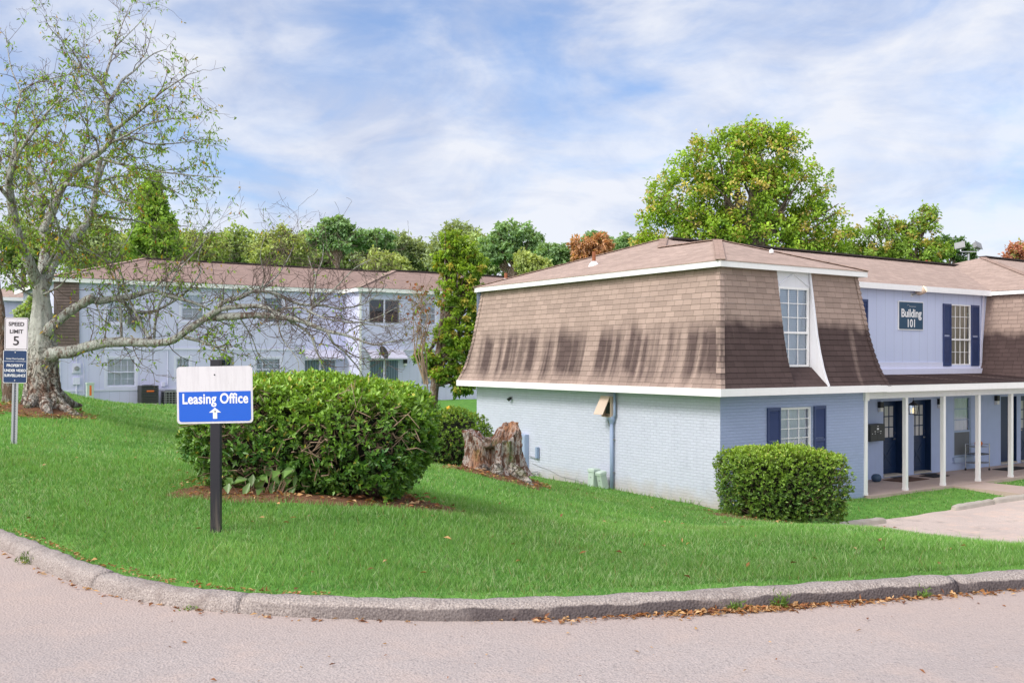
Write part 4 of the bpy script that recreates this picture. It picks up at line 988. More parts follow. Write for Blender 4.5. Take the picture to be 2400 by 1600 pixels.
rr = MB(); q = 4.97; zt = 4.99+q*.29
rr.quad((-2.8,-.28,4.99),(16,-.28,4.99),(16,-.28+q,zt),(-2.8+q,-.28+q,zt)); rr.quad((-2.8,-.28+2*q,4.99),(-2.8,-.28,4.99),(-2.8+q,-.28+q,zt)); rr.quad((16,-.28+2*q,4.99),(-2.8,-.28+2*q,4.99),(-2.8+q,-.28+q,zt),(16,-.28+q,zt))
q2 = 3.95; zt2 = 4.99+q2*.32
rr.quad((10.22,-1.95+2*q2,4.99),(10.22,-1.95,4.99),(10.22+q2,-1.95+q2,zt2)); rr.quad((10.22,-1.95,4.99),(24,-1.95,4.99),(24,-1.95+q2,zt2),(10.22+q2,-1.95+q2,zt2)); rr.quad((24,-1.95+2*q2,4.99),(10.22,-1.95+2*q2,4.99),(10.22+q2,-1.95+q2,zt2),(24,-1.95+q2,zt2))
rroof = MBr(rr, 'roof', 'sh_far')
MBr(MB().bar((-2.8+q,-.28+q,zt+.02),(16,-.28+q,zt+.02),.35,.07), 'ridge_vent', 'cap_dark', rroof); MBr(MB().bar((10.22+q2,-1.95+q2,zt2+.02),(24,-1.95+q2,zt2+.02),.35,.07), 'ridge_vent', 'cap_dark', rroof)
MBr(MB().bar((-2.8,-.28,5.0),(-2.8+q,-.28+q,zt+.01),.3,.03), 'hip_cap', 'cap', rroof); MBr(MB().bar((10.22,-1.95,5.0),(10.22+q2,-1.95+q2,zt2+.01),.3,.03), 'hip_cap', 'cap', rroof)
for a, b_, t__ in ((8.25,10.2,0),(10.8,12.75,-1.68)):
    MBr(MB().quad((a,t__-.55,1.66),(b_,t__-.55,1.66),(b_,t__-.005,2.06),(a,t__-.005,2.06)).box(a,b_,t__-.57,t__-.54,1.60,1.665), 'awning', 'awning')
# fittings at the rear building
def at_r(name, s, t, z, label, cat, group=None): return empty(name, (*Wb(s, t), z), ANG, label, cat, group)
def ac(s_, t__, w_, h_, mat, label, louv=True):
    z_ = tz(*Wb(s_, t__))-.03
    a_ = at_r('air_conditioner', s_, t__, z_, label, 'air conditioner'); w2 = w_/2
    MB().box(-w2,w2,-w2,w2,0,.08).build('base', M['concrete'], a_)
    k = MB().box(-w2+.03,w2-.03,-w2+.03,w2-.03,.08,h_-.04); k.build('core', M['black'], a_)
    f = MB()
    for i in (-1,1):
        for j in (-1,1): f.box(i*w2-.025*(i>0)-.0*(i<0), i*w2-.025*(i>0)+.025, j*w2-.025*(j>0), j*w2-.025*(j>0)+.025, .08, h_)
    f.box(-w2,w2,-w2,w2,h_-.05,h_)
    n = 10 if louv else 5
    for i in range(n):
        z0_ = .1+(h_-.17)*i/n
        for j in (-1,1): f.box(-w2+.02,w2-.02,j*w2-.008,j*w2+.008,z0_,z0_+(.045 if louv else .02)); f.box(j*w2-.008,j*w2+.008,-w2+.02,w2-.02,z0_,z0_+(.045 if louv else .02))
    if not louv:
        for i in range(5): x = -w2+w_*(i+.5)/5; f.box(x-.008,x+.008,-w2-.010,-w2+.010,.1,h_-.05)
    f.build('grille', M[mat], a_)
    MB().lathe([(w2*.7,h_),(w2*.7,h_+.02),(w2*.3,h_+.03)], 16).build('fan_guard', M['black'], a_)
    if louv: MB().box(-.14,.16,-w2-.014,-w2-.009,h_-.26,h_-.20).build('badge', M['orange'], a_)
ac(1.02,-.65,.70,.84,'dark_grey','dark grey louvred air conditioner by the rear building window'); ac(1.95,-.65,.64,.66,'grey','lower grey wire caged air conditioner beside the dark one', False)
pdl = at_r('cable_pedestal', -1.30, -.6, tz(*Wb(-1.3,-.6))-.03, 'tall pale cable pedestal with orange stripe by the rear building corner', 'pedestal')
MB().box(-.14,.14,-.12,.12,0,.80).box(-.155,.155,-.135,.135,.76,.84).build('body', M['pale_green'], pdl, bevel=.01); MB().box(-.04,.04,-.124,-.119,.30,.72).build('stripe', M['orange'], pdl)
mt_ = at_r('electric_meter', -1.72, -.002, .55, 'lavender painted electric meter with conduits on the rear building', 'electric meter')
MB().box(-.13,.13,-.10,0,0,.30).box(-.16,.16,-.09,0,.48,.90).build('box', M['trim_far'], mt_); MB().tube([(0,-.05,.90),(0,-.05,1.45)], .03, 8).tube([(0,-.05,-.7),(0,-.05,.0)], .03, 8).tube([(.3,-.04,-.6),(.3,-.04,.7),(.2,-.04,1.3)], .018, 8).build('conduit', M['trim_far'], mt_)
k = MB().lathe([(.10,0),(.10,.05),(.08,.09)], 16).build('dial', M['grey'], mt_); k.location = (0,-.09,.68); k.rotation_euler = (R(90),0,0)
jb = at_r('junction_box', 1.83, -.002, .42, 'small lavender junction box and conduit between two rear windows', 'junction box')
MB().box(-.08,.06,-.08,0,0,.20).build('box', M['trim_far'], jb); MB().tube([(.18,-.03,1.58),(.18,-.03,.04),(.05,-.03,.04)], .018, 8).build('conduit', M['trim_far'], jb)
wa = at_r('window_unit', .55, -.002, 3.10, 'grey window air conditioner on upper left rear wall', 'air conditioner')
MB().box(-.30,.30,-.28,-.0,0,.36).build('case', M['grey'], wa, bevel=.01); kk = MB()
for i in range(7): kk.box(-.27,.27,-.288,-.281,.04+i*.042,.058+i*.042)
kk.build('grille', M['dark_grey'], wa)
ds = at_r('satellite_dish', 11.2, -2.55, 1.62, 'dark satellite dish mounted on the awning of the rear block', 'satellite dish')
k = MB().lathe([(.02,.0),(.15,.02),(.27,.07),(.33,.11),(.32,.115),(.26,.08),(.02,.02)], 24).build('dish', M['dark_grey'], ds, smooth=True); k.location = (0,0,.28); k.rotation_euler = (R(68),0,R(30))
MB().tube([(0,.55,0),(0,.2,.08),(0,.08,.25)], .025, 8).tube([(0,0,.15),(.15,-.28,.20)], .012, 6).build('arm', M['grey'], ds)
rl = at_r('wall_lamp', 12.85, -1.682, 1.35, 'small black porch lamp beside the rear sliding door', 'wall lamp')
MB().box(-.08,.08,-.12,0,.06,.26).build('housing', M['black'], rl); MB().box(-.07,.07,-.11,-.005,-.05,.059).build('lens', M['lamp_off'], rl)
# third block at the far left edge
ZL = .2
lb_ = empty('apartment_building', (-26.6, 50, ZL), ANG, 'distant lavender building with brown roof at the far left edge', 'building')
def MBl(m_, name, mat, parent=lb_): return m_.build(name, M[mat], parent, ZL)
wlb = MB(); hl = [(-5,-3.9,2.6,3.9),(-2,-.9,2.6,3.9),(-5,-3.9,.8,1.9),(-2,-.9,.8,1.9)]; wall_holes(wlb, -9, 2.2, -.5, 4.62, 0, hl)
wlb.quad((2.2,0,-.5),(2.2,9,-.5),(2.2,9,4.62),(2.2,0,4.62)); wlb.quad((-9,9,-.5),(-9,0,-.5),(-9,0,4.62),(-9,9,4.62)); MBl(wlb, 'wall', 'siding_far')
for a, b_, za, zb in hl: window(lb_, ZL, a, b_, za, zb, .02, 2, 2, 2, 'curtain', 'trim_far', trimw=.08)
MBl(MB().box(-9.3,2.5,-.3,-.27,4.60,4.78).box(2.47,2.5,-.27,9.3,4.60,4.78), 'fascia', 'white')
k = MB(); q = 4.8
k.quad((-9.3,-.3,4.79),(2.55,-.3,4.79),(2.55-q,-.3+q,6.2),(-9.3+q,-.3+q,6.2)); k.quad((2.55,-.3,4.79),(2.55,9.3,4.79),(2.55-q,-.3+q,6.2)); k.quad((-9.3,9.3,4.79),(-9.3,-.3,4.79),(-9.3+q,-.3+q,6.2)); k.quad((2.55,9.3,4.79),(-9.3,9.3,4.79),(-9.3+q,-.3+q,6.2),(2.55-q,-.3+q,6.2)); MBl(k, 'roof', 'sh_roof')
# ================================================================== SIGNS NEAR THE ROAD
bp = V3(507, 1245, 8.1)
ls = empty('leasing_sign', (bp.x, bp.y, tz(bp.x, bp.y)-.02), R(4), 'white and blue Leasing Office sign on black wooden post', 'sign')
hz = CAMZ-(858-842)/2300*8.1-ls.location.z    # top of the panel above the base
MB().box(-.040,.040,-.046,.034,-.15,hz+.055).build('post', M['post'], ls, bevel=.004)
def rrect(w_, h_, r_, y, n=6):
    p = []
    for cx_, cy_, a0 in ((w_/2-r_,h_/2-r_,0),(-w_/2+r_,h_/2-r_,90),(-w_/2+r_,-h_/2+r_,180),(w_/2-r_,-h_/2+r_,270)):
        for i in range(n+1): a = R(a0+90*i/n); p.append((cx_+r_*math.cos(a), y, cy_+r_*math.sin(a)))
    return p
def plate(name, w_, h_, r_, y0, y1, mat, parent, loc, roll=0, pts=None):
    f = rrect(w_, h_, r_, y0) if pts is None else [(x, y0, z) for x, z in pts]; b = [(x, y1, z) for x, _, z in f]; n = len(f); m_ = MB()
    m_.v = f+b; m_.f = [tuple(range(n-1,-1,-1)), tuple(range(n, 2*n))]+[(i, (i+1)%n, n+(i+1)%n, n+i) for i in range(n)]; m_.uv = [None]*len(m_.f)
    o = m_.build(name, M[mat], parent); o.location = loc; o.rotation_euler = (0, roll, 0); return o
PW, PH = .612, .468
pl = plate('panel', PW, PH, .03, -.052, -.047, 'sign_white', ls, (0.0,0,hz-PH/2), R(-.9))
pts = []; w_, zt_, zb_, r_ = PW/2-.017, .028, -PH/2+.017, .022
pts = [(w_, zt_)] + [(-w_, zt_)] + [(-w_+r_-r_*math.cos(R(a)), zb_+r_-r_*math.sin(R(a))) for a in range(0, 91, 15)] + [(w_-r_+r_*math.sin(R(a)), zb_+r_-r_*math.cos(R(a))) for a in range(0, 91, 15)]
plate('blue_panel', 0, 0, 0, -.0545, -.0525, 'sign_blue', pl, (0,0,0), 0, pts)
text_mesh('Leasing Office', .116, M['text_white'], 'lettering', pl, (0.003,-.0555,-.034), RX90, .785, .0029, 1.03, .0004)
plate('arrow', 0, 0, 0, -.0562, -.0548, 'text_white', pl, (0.0,0,-.152), 0, [(0,.048),(.048,.008),(.017,.008),(.017,-.043),(-.017,-.043),(-.017,.008),(-.048,.008)][::-1])
for z_ in (.165, -.135):
    k = MB().lathe([(.006,0),(.006,.003),(.003,.005)], 10).build('bolt', M['dark_grey'], pl); k.location = (0,-.0565 if z_ < 0 else -.0522,z_); k.rotation_euler = (R(90),0,0)
# speed limit sign
sp0 = V3(33, 1040, 13.5)
ss = empty('speed_limit_sign', (sp0.x, sp0.y, tz(sp0.x, sp0.y)-.03), R(8), 'white Speed Limit 5 sign over navy video surveillance sign on metal post', 'sign')
def zpx(py): return CAMZ+(842-py)/2300*13.5-ss.location.z
up = MB(); zt_ = zpx(744)
hp = [(-.04,0),(-.04,-.006),(-.016,-.006),(-.016,.026),(.016,.026),(.016,-.006),(.04,-.006),(.04,0),(.010,0),(.010,.020),(-.010,.020),(-.010,0)]
n = len(hp); up.v = [(x, y, -.2) for x, y in hp]+[(x, y, zt_) for x, y in hp]; up.f = [(i,(i+1)%n,n+(i+1)%n,n+i) for i in range(n)]; up.uv = [None]*n
po = up.build('post', M['galv'], ss); po.rotation_euler = (0, R(1.2), 0)
kk = MB()
for i in range(40): kk.box(-.005,.005,.0195,.0205,.05+i*.035,.06+i*.035)
kk.build('post_hole', M['black'], po)
p1 = plate('speed_panel', .305, .445, .018, -.016, -.012, 'speed_white', ss, (.035,0,(zpx(744)+zpx(820))/2), R(1))
fr_ = MB()
for a in (.0,): 
    o1 = rrect(.288,.428,.014,-.0168); o2 = rrect(.276,.416,.010,-.0168); n = len(o1); fr_.v = o1+o2; fr_.f = [(i,(i+1)%n,n+(i+1)%n,n+i) for i in range(n)]; fr_.uv = [None]*n
fr_.build('border', M['text_black'], p1)
for b_, z_, s_, sx in (('SPEED',.130,.073,1.02),('LIMIT',.028,.073,1.0),('5',-.103,.175,1.05)): text_mesh(b_, s_, M['text_black'], 'lettering', p1, (0,-.0172,z_), RX90, sx, .0022, 1.02, .0004)
p2_ = plate('notice_panel', .312, .452, .022, -.016, -.012, 'text_white', ss, (.018,0,(zpx(821.5)+zpx(896))/2), R(1))
plate('notice_face', .298, .438, .018, -.0175, -.0162, 'sign_navy', p2_, (0,0,0))
text_mesh('Center Point Landings', .031, M['text_white'], 'lettering', p2_, (0,-.0182,.108), RX90, .86, .0003, 1.0, .0003)
MB().box(-.14,-.012,-.0184,-.0177,.070,.0745).box(.012,.14,-.0184,-.0177,.070,.0745).box(-.004,.004,-.0184,-.0177,.069,.0755).build('rule', M['text_white'], p2_)
for b_, z_, sx in (('PROPERTY',.012,.90),('UNDER VIDEO',-.056,.84),('SURVEILLANCE',-.124,.80)): text_mesh(b_, .052, M['text_white'], 'lettering', p2_, (0,-.0182,z_), RX90, sx, .0012, .98, .0003)
for pn_, z_ in ((p1,.195),(p1,-.198),(p2_,.195),(p2_,-.19)):
    k = MB().lathe([(.007,0),(.007,.003),(.003,.005)], 10).build('bolt', M['text_white'], pn_); k.location = (0,-.0178,z_); k.rotation_euler = (R(90),0,0)
# ================================================================== HEDGES
def hedge(name, c, rad, z0, z1, yaw, n, L_, W_, label, cols, slope=0, undercut=.3, seed=1, gaps=.35, ex=3.0, dome=.12, twign=260, bald=()):
    r = np.random.default_rng(seed)
    e_ = empty(name, (c[0], c[1], z0), yaw, label, 'hedge'); H = z1-z0
    def surf(th, v):      # v 0..1 up the side then over the top to 1.6
        cth, sth = np.cos(th), np.sin(th)
        k = (np.abs(cth)**ex+np.abs(sth)**ex)**(-1/ex)
        side = np.clip(v, 0, 1); top = np.clip((v-1)/.6, 0, 1)
        rr_ = np.where(v < 1, (1-undercut*np.clip(1-side*2.2, 0, 1)**1.3)*(1-.10*np.clip((side-.75)/.25, 0, 1)**2), .90*(1-top))
        x = k*cth*rad[0]*rr_; y = k*sth*rad[1]*rr_
        rn = np.hypot(x/rad[0], y/rad[1])
        z = np.where(v < 1, side*H*(1-dome), H*(1-dome*np.minimum(rn, 1)**2*1.0))
        z = z+slope*x*np.clip(z/H, 0, 1)
        lump = 1+.05*np.sin(th*3+seed)+.04*np.sin(th*7+z*4+seed*2)
        return np.stack([x*lump, y*lump, z+.03*np.sin(x*5+seed)*np.sin(y*4)*np.clip(z/H, 0, 1)], 1)
    # choose v by area: sides vs top
    sa = 2*math.pi*(rad[0]+rad[1])/2*H; ta = math.pi*rad[0]*rad[1]*1.15
    v = np.where(r.random(n) < sa/(sa+ta), r.random(n), 1+.6*(1-np.sqrt(r.random(n))))
    th = r.uniform(0, 2*math.pi, n)
    P_ = surf(th, v); e1 = 1e-3
    du = surf(th+e1, v)-P_; dv = surf(th, v+e1*(np.where(v > 1.59, -1, 1)))-P_
    N_ = unit(np.cross(du, dv)*np.where(v > 1.59, -1, 1)[:, None]); 
    cen = np.array([0, 0, H*.45]); flip = ((P_-cen)*N_).sum(1) < 0; N_[flip] *= -1
    N_[~np.isfinite(N_).all(1)] = (0, 0, 1)
    ns = smooth_noise(P_, 2.6, seed)
    mask = np.ones(n, bool)
    thin = gaps*np.clip(1-v*1.3, 0, 1)+.05
    mask &= ~((ns > .55-thin) & (r.random(n) < .8) & (v < .95))
    for bx, by, bz, br in bald:
        dd = np.linalg.norm((P_-np.array([bx, by, bz]))/np.array([br, br, br*.6]), axis=1); mask &= ~((dd < 1) & (r.random(n) < .93-.5*dd))
    P_, N_, v, ns = P_[mask], N_[mask], v[mask], ns[mask]; m_ = len(P_)
    dep = r.random(m_)**1.6*.20*min(1, rad[1])
    out = np.where(r.random(m_) < .06, r.random(m_)*.07, 0)
    kq = 6; dep[:] = np.repeat(dep[::kq], kq)[:m_]; out[:] = np.repeat(out[::kq], kq)[:m_]; base_i = np.repeat(np.arange(0, m_, kq), kq)[:m_]
    shoot = unit(N_*.8+r.normal(size=(m_, 3))*.45+np.array([0, 0, .45]))[base_i]; N_ = N_[base_i]; v = v[base_i]; ns = ns[base_i]
    lvl = r.random(m_)
    P2 = P_[base_i]-N_*(dep-out)[:, None]+shoot*(lvl*L_*.9)[:, None]+r.normal(size=(m_, 3))*.005
    rad_d = unit(np.cross(shoot, r.normal(size=(m_, 3))))
    D_ = unit(rad_d*(1.15-.75*lvl)[:, None]+shoot*(.45+.5*lvl)[:, None]); NN = unit(shoot-D_*.3+r.normal(size=(m_, 3))*.2)
    ca, cb, cc = [np.array(q[:3]) for q in cols]
    k = np.clip((v-.5)/.6, 0, 1)*.6+(r.random(m_)*.35)[base_i]+lvl*.22-.05+ns*.12; k = np.clip(k, 0, 1)[:, None]  # paler towards the top: light from above put into the leaf colour
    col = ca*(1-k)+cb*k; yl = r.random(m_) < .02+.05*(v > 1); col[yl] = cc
    col *= (r.uniform(.75, 1.2, m_)*(1-dep*3.4))[:, None]  # deeper leaves darkened: inner shade put into the leaf colour
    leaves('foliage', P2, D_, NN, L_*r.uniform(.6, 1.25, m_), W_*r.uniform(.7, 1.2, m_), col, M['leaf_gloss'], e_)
    # added near-black core that blocks light inside the leaves; bare twigs
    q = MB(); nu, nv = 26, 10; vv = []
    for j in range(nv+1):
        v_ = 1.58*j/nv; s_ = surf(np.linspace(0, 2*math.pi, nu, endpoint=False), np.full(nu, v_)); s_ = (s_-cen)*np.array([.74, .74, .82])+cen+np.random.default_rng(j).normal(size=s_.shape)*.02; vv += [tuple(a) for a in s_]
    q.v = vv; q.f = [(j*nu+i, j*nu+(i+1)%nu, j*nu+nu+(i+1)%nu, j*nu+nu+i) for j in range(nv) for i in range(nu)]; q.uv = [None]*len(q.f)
    q.build('shade_core', M['hedge_core'], e_)
    tw = MB()
    for i in range(twign):
        bi = r.integers(len(bald)) if bald and r.random() < .7 else -1
        a = r.uniform(0, 2*math.pi); s_ = surf(np.array([a]), np.array([r.uniform(.05, .95)]))[0]
        if bi >= 0: s_ = np.array(bald[bi][:3])+r.normal(size=3)*np.array([.22, .1, .14])
        st = np.array([s_[0]*.55, s_[1]*.55, max(.02, s_[2]*.55)]) if bi < 0 else s_*np.array([.82, .82, .95])+r.normal(size=3)*.05
        mid = (st+s_)/2+r.normal(size=3)*.05; en = s_*np.array([.97, .97, 1])+r.normal(size=3)*.07
        tw.tube([st, mid, en], [.007, .005, .0025], 5, False)
    for i in range(14):
        a = r.uniform(0, 6.28); x = math.cos(a)*rad[0]*r.uniform(.1, .75); y = math.sin(a)*rad[1]*r.uniform(.1, .75)
        tw.tube([(x*.8, y*.8, -.05), (x*.95, y*.95, H*.25), (x*1.1, y*1.1, H*.55)], [.022, .016, .010], 6, False)
    tw.build('twigs', M['twig_dry'], e_)
    return e_
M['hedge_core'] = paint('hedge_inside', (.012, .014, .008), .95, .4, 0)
GH = [(.055, .175, .035), (.29, .50, .05), (.52, .50, .09)]
c1 = (-2.17, 11.1)
hedge('hedge', c1, (1.23, 1.22), tz(*c1)-.03, 1.375, R(-8), 56000, .066, .030, 'large rounded glossy green hedge behind the Leasing Office sign', GH, slope=-.05, undercut=.30, seed=3, gaps=.42, twign=430, dome=.12, ex=3.8, bald=[(.92,-.86,.70,.44),(.35,-1.15,.66,.24),(-.52,-1.10,.98,.34),(-.66,-1.05,.66,.30),(-.25,-1.15,.36,.3),(.75,-1.0,.95,.24)])
c2 = (5.20, 18.9); z2 = tz(5.1, 18.2)-.05
hedge('hedge', c2, (1.17, .82), z2, CAMZ-(1052-842)/2300*18.6, R(20), 40000, .056, .028, 'boxy trimmed hedge at the front corner of the brick wall', [(.075,.18,.035),(.33,.51,.055),(.55,.52,.14)], slope=-.03, undercut=.10, seed=5, gaps=.28, ex=4.5, dome=.10, twign=240)
c3 = (-1.18, 20.3); 
hedge('hedge', c3, (.70, .60), tz(*c3)-.05, CAMZ-(960-842)/2300*20.0, 0, 12000, .055, .028, 'small rounded hedge between the big hedge and the stump', [(.06,.16,.03),(.25,.41,.035),(.45,.45,.07)], undercut=.25, seed=8, gaps=.3, ex=2.4, dome=.25, twign=120)
# broad-leaved seedling at the hedge foot
wp = empty('broadleaf_weed', (-2.62, 9.93, tz(-2.62, 9.93)), 0, 'large pale leaves of a weed at the foot of the big hedge', 'weed')
r = np.random.default_rng(4); n = 26
P_ = np.stack([r.uniform(-.38,.45,n), r.uniform(-.12,.12,n), r.uniform(.08,.30,n)], 1); D_ = unit(np.stack([r.normal(size=n)*.5, -.6+r.normal(size=n)*.3, -.7+r.normal(size=n)*.4], 1)); NN = unit(np.array([0,-.8,.6])+r.normal(size=(n,3))*.3)
leaves('leaf', P_, D_, NN, r.uniform(.11,.20,n), r.uniform(.06,.10,n), np.array([.13,.24,.06])*r.uniform(.6,1.3,(n,1)), M['leaf_gloss'], wp)
kk = MB()
for i in range(0, n, 2): kk.tube([(P_[i,0]*.6,.05,-.03),(P_[i,0]*.8,.0,P_[i,2]*.6),tuple(P_[i])], [.006,.005,.003], 5)
kk.build('stem', M['twig_dry'], wp)
# mulch bed, stump litter (ground patches slightly above the lawn)
def patch(name, c, a, b, yaw, mat, lift, seed, rings=7, nseg=48):
    r = np.random.default_rng(seed); ph = r.uniform(0, 6.28, 4); X, Y = [c[0]], [c[1]]; L_ = [lift]
    for i in range(1, rings+1):
        for k in range(nseg):
            th_ = 2*math.pi*k/nseg; f = i/rings; wob = 1+.09*math.sin(3*th_+ph[0])+.06*math.sin(5*th_+ph[1])+.05*math.sin(9*th_+ph[2])
            x, y = a*f*wob*math.cos(th_), b*f*wob*math.sin(th_); X.append(c[0]+x*math.cos(yaw)-y*math.sin(yaw)); Y.append(c[1]+x*math.sin(yaw)+y*math.cos(yaw)); L_.append(lift if i < rings else -.02)
    Z = terrain(X, Y)+np.array(L_)+r.uniform(-.006, .006, len(X)); m_ = MB(); m_.v = list(zip(X, Y, Z))
    m_.f = [(0, 1+k, 1+(k+1)%nseg) for k in range(nseg)]+[(1+i*nseg+k, 1+(i+1)*nseg+k, 1+(i+1)*nseg+(k+1)%nseg, 1+i*nseg+(k+1)%nseg) for i in range(rings-1) for k in range(nseg)]; m_.uv = [None]*len(m_.f)
    o = m_.build(name, M[mat], smooth=True); tag(o, kind='structure'); return o
patch('mulch_bed', (c1[0]+.03, c1[1]-.20), 1.54, 1.56, R(-8), 'mulch', .03, 2)
patch('mulch_bed', (-.25, 16.9), .95, .80, 0, 'mulch', .025, 5)
patch('mulch_bed', (-1.3, 19.9), .95, .8, 0, 'mulch', .02, 6)
patch('mulch_bed', (5.0, 18.55), 1.45, .95, R(20), 'mulch', .02, 7)
patch('mulch_bed', (-8.0, 16.75), .85, .75, 0, 'mulch', .02, 9)
# ================================================================== STUMP
sx_, sy_ = -.33, 17.0
st = empty('tree_stump', (sx_, sy_, tz(sx_, sy_)-.10), 0, 'weathered hollow tree stump with two jagged lobes and moss', 'stump')
nth, nh = 120, 34; V, CO = [], []; r = np.random.default_rng(21)
jag = r.uniform(-1, 1, nth); jag = (jag+np.roll(jag, 1)*.7)/1.7
def lobe(th, c, w_): d = (th-c+math.pi) % (2*math.pi)-math.pi; return math.exp(-(d/w_)**2)
for i in range(nth):
    th_ = 2*math.pi*i/nth
    def flat(c, w_, p=4): d = (th_-c+math.pi) % (2*math.pi)-math.pi; return math.exp(-abs(d/w_)**p)
    Ht = .66+.16*flat(R(180), 1.0)+.26*flat(R(30), .95, 6)-.10*lobe(th_, R(270), .4)+.02*jag[i]+.05*flat(R(38), .8)*jag[(i*7) % nth]-.07*flat(R(350), .3)
    for j in range(nh+1):
        f = j/nh
        if f <= .72:
            z = Ht*(f/.72); rr_ = .42+.11*math.exp(-z*5.5)*(1+.5*math.sin(th_*5+.6)+.3*math.sin(th_*3))+.05*math.sin(th_*2+.4)-.05*z+.07*max(0, z-.45)*lobe(th_, R(185), .8)
            rr_ += .030*math.sin(th_*9+z*3)+.022*math.sin(th_*17-z*6)+.012*math.sin(th_*31+z*5)+.014*jag[(i+j) % nth]
            rr_ -= .12*lobe(th_, R(268), .16)*math.exp(-((z-.35)/.3)**2)
            inner = 0
        else:
            k = (f-.72)/.28; z = Ht-(Ht*.55)*k**1.2; rr_ = .36-.02*math.sin(th_*9)-.23*k+.015*jag[i]; inner = min(1, k*1.6)
        V.append((rr_*math.cos(th_)*1.08, rr_*math.sin(th_)*.95, z))
        wood = max(inner*.6, lobe(th_, R(25), .55)*min(1, max(0, (z-.55)*4)), lobe(th_, R(235), .28)*.9*(1 if z < .5 else .2), lobe(th_, R(262), .12)*.6)
        moss = max(lobe(th_, R(318), .22)*(1 if .12 < z < .62 else .1), .5*lobe(th_, R(240), .12)*(1 if .3 < z < .5 else 0), .7*(1 if .5 < z < .6 and inner else 0))
        CO.append((wood, moss, max(inner*.75*(k if f > .72 else 0), .6*lobe(th_, R(268), .12)*math.exp(-((z-.3)/.25)**2))))
F = [(i*(nh+1)+j, ((i+1) % nth)*(nh+1)+j, ((i+1) % nth)*(nh+1)+j+1, i*(nh+1)+j+1) for i in range(nth) for j in range(nh)]
np_mesh('trunk', V, F, M['stump'], st, np.array(CO), smooth=True)
def blob_ring(name, mat, c, r_, h, parent, tilt):
    o = MB().lathe([(r_*.55,-h),(r_,-h*.3),(r_*1.05,0),(r_*.86,.012),(r_*.55,-.018),(r_*.15,-.03)], 18).build(name, mat, parent, smooth=True); o.location = c; o.rotation_euler = tilt; return o
blob_ring('branch_stub', M['bark_brown'], (-.10,-.46,.62), .085, .16, st, (R(58),0,R(-18)))
rt_ = MB()
for a, L_ in ((-38,.42),(-80,.2),(245,.2)):
    ca, sa = math.cos(R(a)), math.sin(R(a)); rt_.tube([(ca*.38,sa*.36,.16),(ca*.6,sa*.55,.07),(ca*(.6+L_*.4),sa*(.55+L_*.35),-.06),(ca*(.6+L_),sa*(.55+L_*.8),-.34)], [.13,.10,.07,.03], 9)
rt_.build('root', M['bark_trunk'], st, smooth=True)
# ================================================================== OLD SPREADING TREE (left)
TD = 17.0
tbx, tby = V3(100, 965, TD).x, TD
otr = empty('old_tree', (tbx, tby, 0), 0, 'old spreading tree with grey lichen bark and long low limb', 'tree')
ORG = Vector((tbx, tby, 0))
def crv(pts, step=.10):
    # pts (px, py, depth) -> smooth world polyline relative to the tree base
    p = [V3(*q)-ORG for q in pts]; out = []
    for i in range(len(p)-1):
        p0, p1, p2, p3 = p[max(i-1,0)], p[i], p[i+1], p[min(i+2,len(p)-1)]; n = max(1, int((p2-p1).length/step))
        for k in range(n):
            t = k/n; out.append(.5*((2*p1)+(p2-p0)*t+(2*p0-5*p1+4*p2-p3)*t*t+(3*p1-p0-3*p2+p3)*t**3))
    out.append(p[-1]); return out
def lerp_list(a, n): return list(np.interp(np.linspace(0, 1, n), np.linspace(0, 1, len(a)), a))
T = TD
trunk = crv([(104,985,T),(103,950,T),(100,900,T),(100,830,T),(98,760,T),(97,700,T),(95,655,T)], .04); n = len(trunk)
rad = lerp_list([.38,.30,.25,.235,.185,.145,.12], n)
m_ = MB(); m_.tube(trunk, rad, 40)
vv = []
for i, (x, y, z) in enumerate(m_.v):
    k, a = divmod(i, 40); th_ = 2*math.pi*a/40; h = z-float(trunk[0].z); fl_ = math.exp(-max(h, 0)*2.6)
    f = 1+fl_*(.20*math.sin(th_*5+.5)+.12*math.sin(th_*3+2))+.055*math.sin(th_*4+h*2.2)+.035*math.sin(th_*9-h*4)+.03*math.sin(th_*13+h*7)+.025*math.sin(th_*21-h*11)+.05*math.exp(-((h-1.35)/.25)**2)*math.sin(th_*2-.8)+random.uniform(-.022,.022)
    c = trunk[min(k, n-1)]; vv.append((c.x+(x-c.x)*f, c.y+(y-c.y)*f, z))
m_.v = vv; m_.build('trunk', M['bark_trunk'], otr, smooth=True)
kk = MB()
for pts, rr_ in (([(120,920,T-.1),(142,948,T-.1),(168,966,T-.2),(196,984,T-.3)], [.12,.10,.07,.03]), ([(85,930,T-.2),(60,962,T-.5),(35,985,T-.7)], [.11,.08,.03]), ([(105,940,T-.3),(112,970,T-.6),(120,1000,T-.9)], [.10,.08,.03]), ([(130,920,T),(165,945,T+.5),(190,950,T+1)], [.12,.08,.03])):
    p = crv(pts, .06); kk.tube(p, lerp_list(rr_, len(p)), 10)
kk.build('root', M['bark_trunk'], otr, smooth=True)
kk = MB(); p = crv([(26,985,T+.6),(24,940,T+.6),(18,880,T+.6),(8,810,T+.7),(1,755,T+.7),(-8,690,T+.8),(-25,600,T+1),(-40,500,T+1)], .08); kk.tube(p, lerp_list([.16,.12,.105,.10,.085,.05,.012], len(p)), 14)
for i, v in enumerate(kk.v): kk.v[i] = (v[0]+random.uniform(-.012,.012), v[1]+random.uniform(-.012,.012), v[2])
kk.build('trunk', M['bark_brown'], otr, smooth=True)
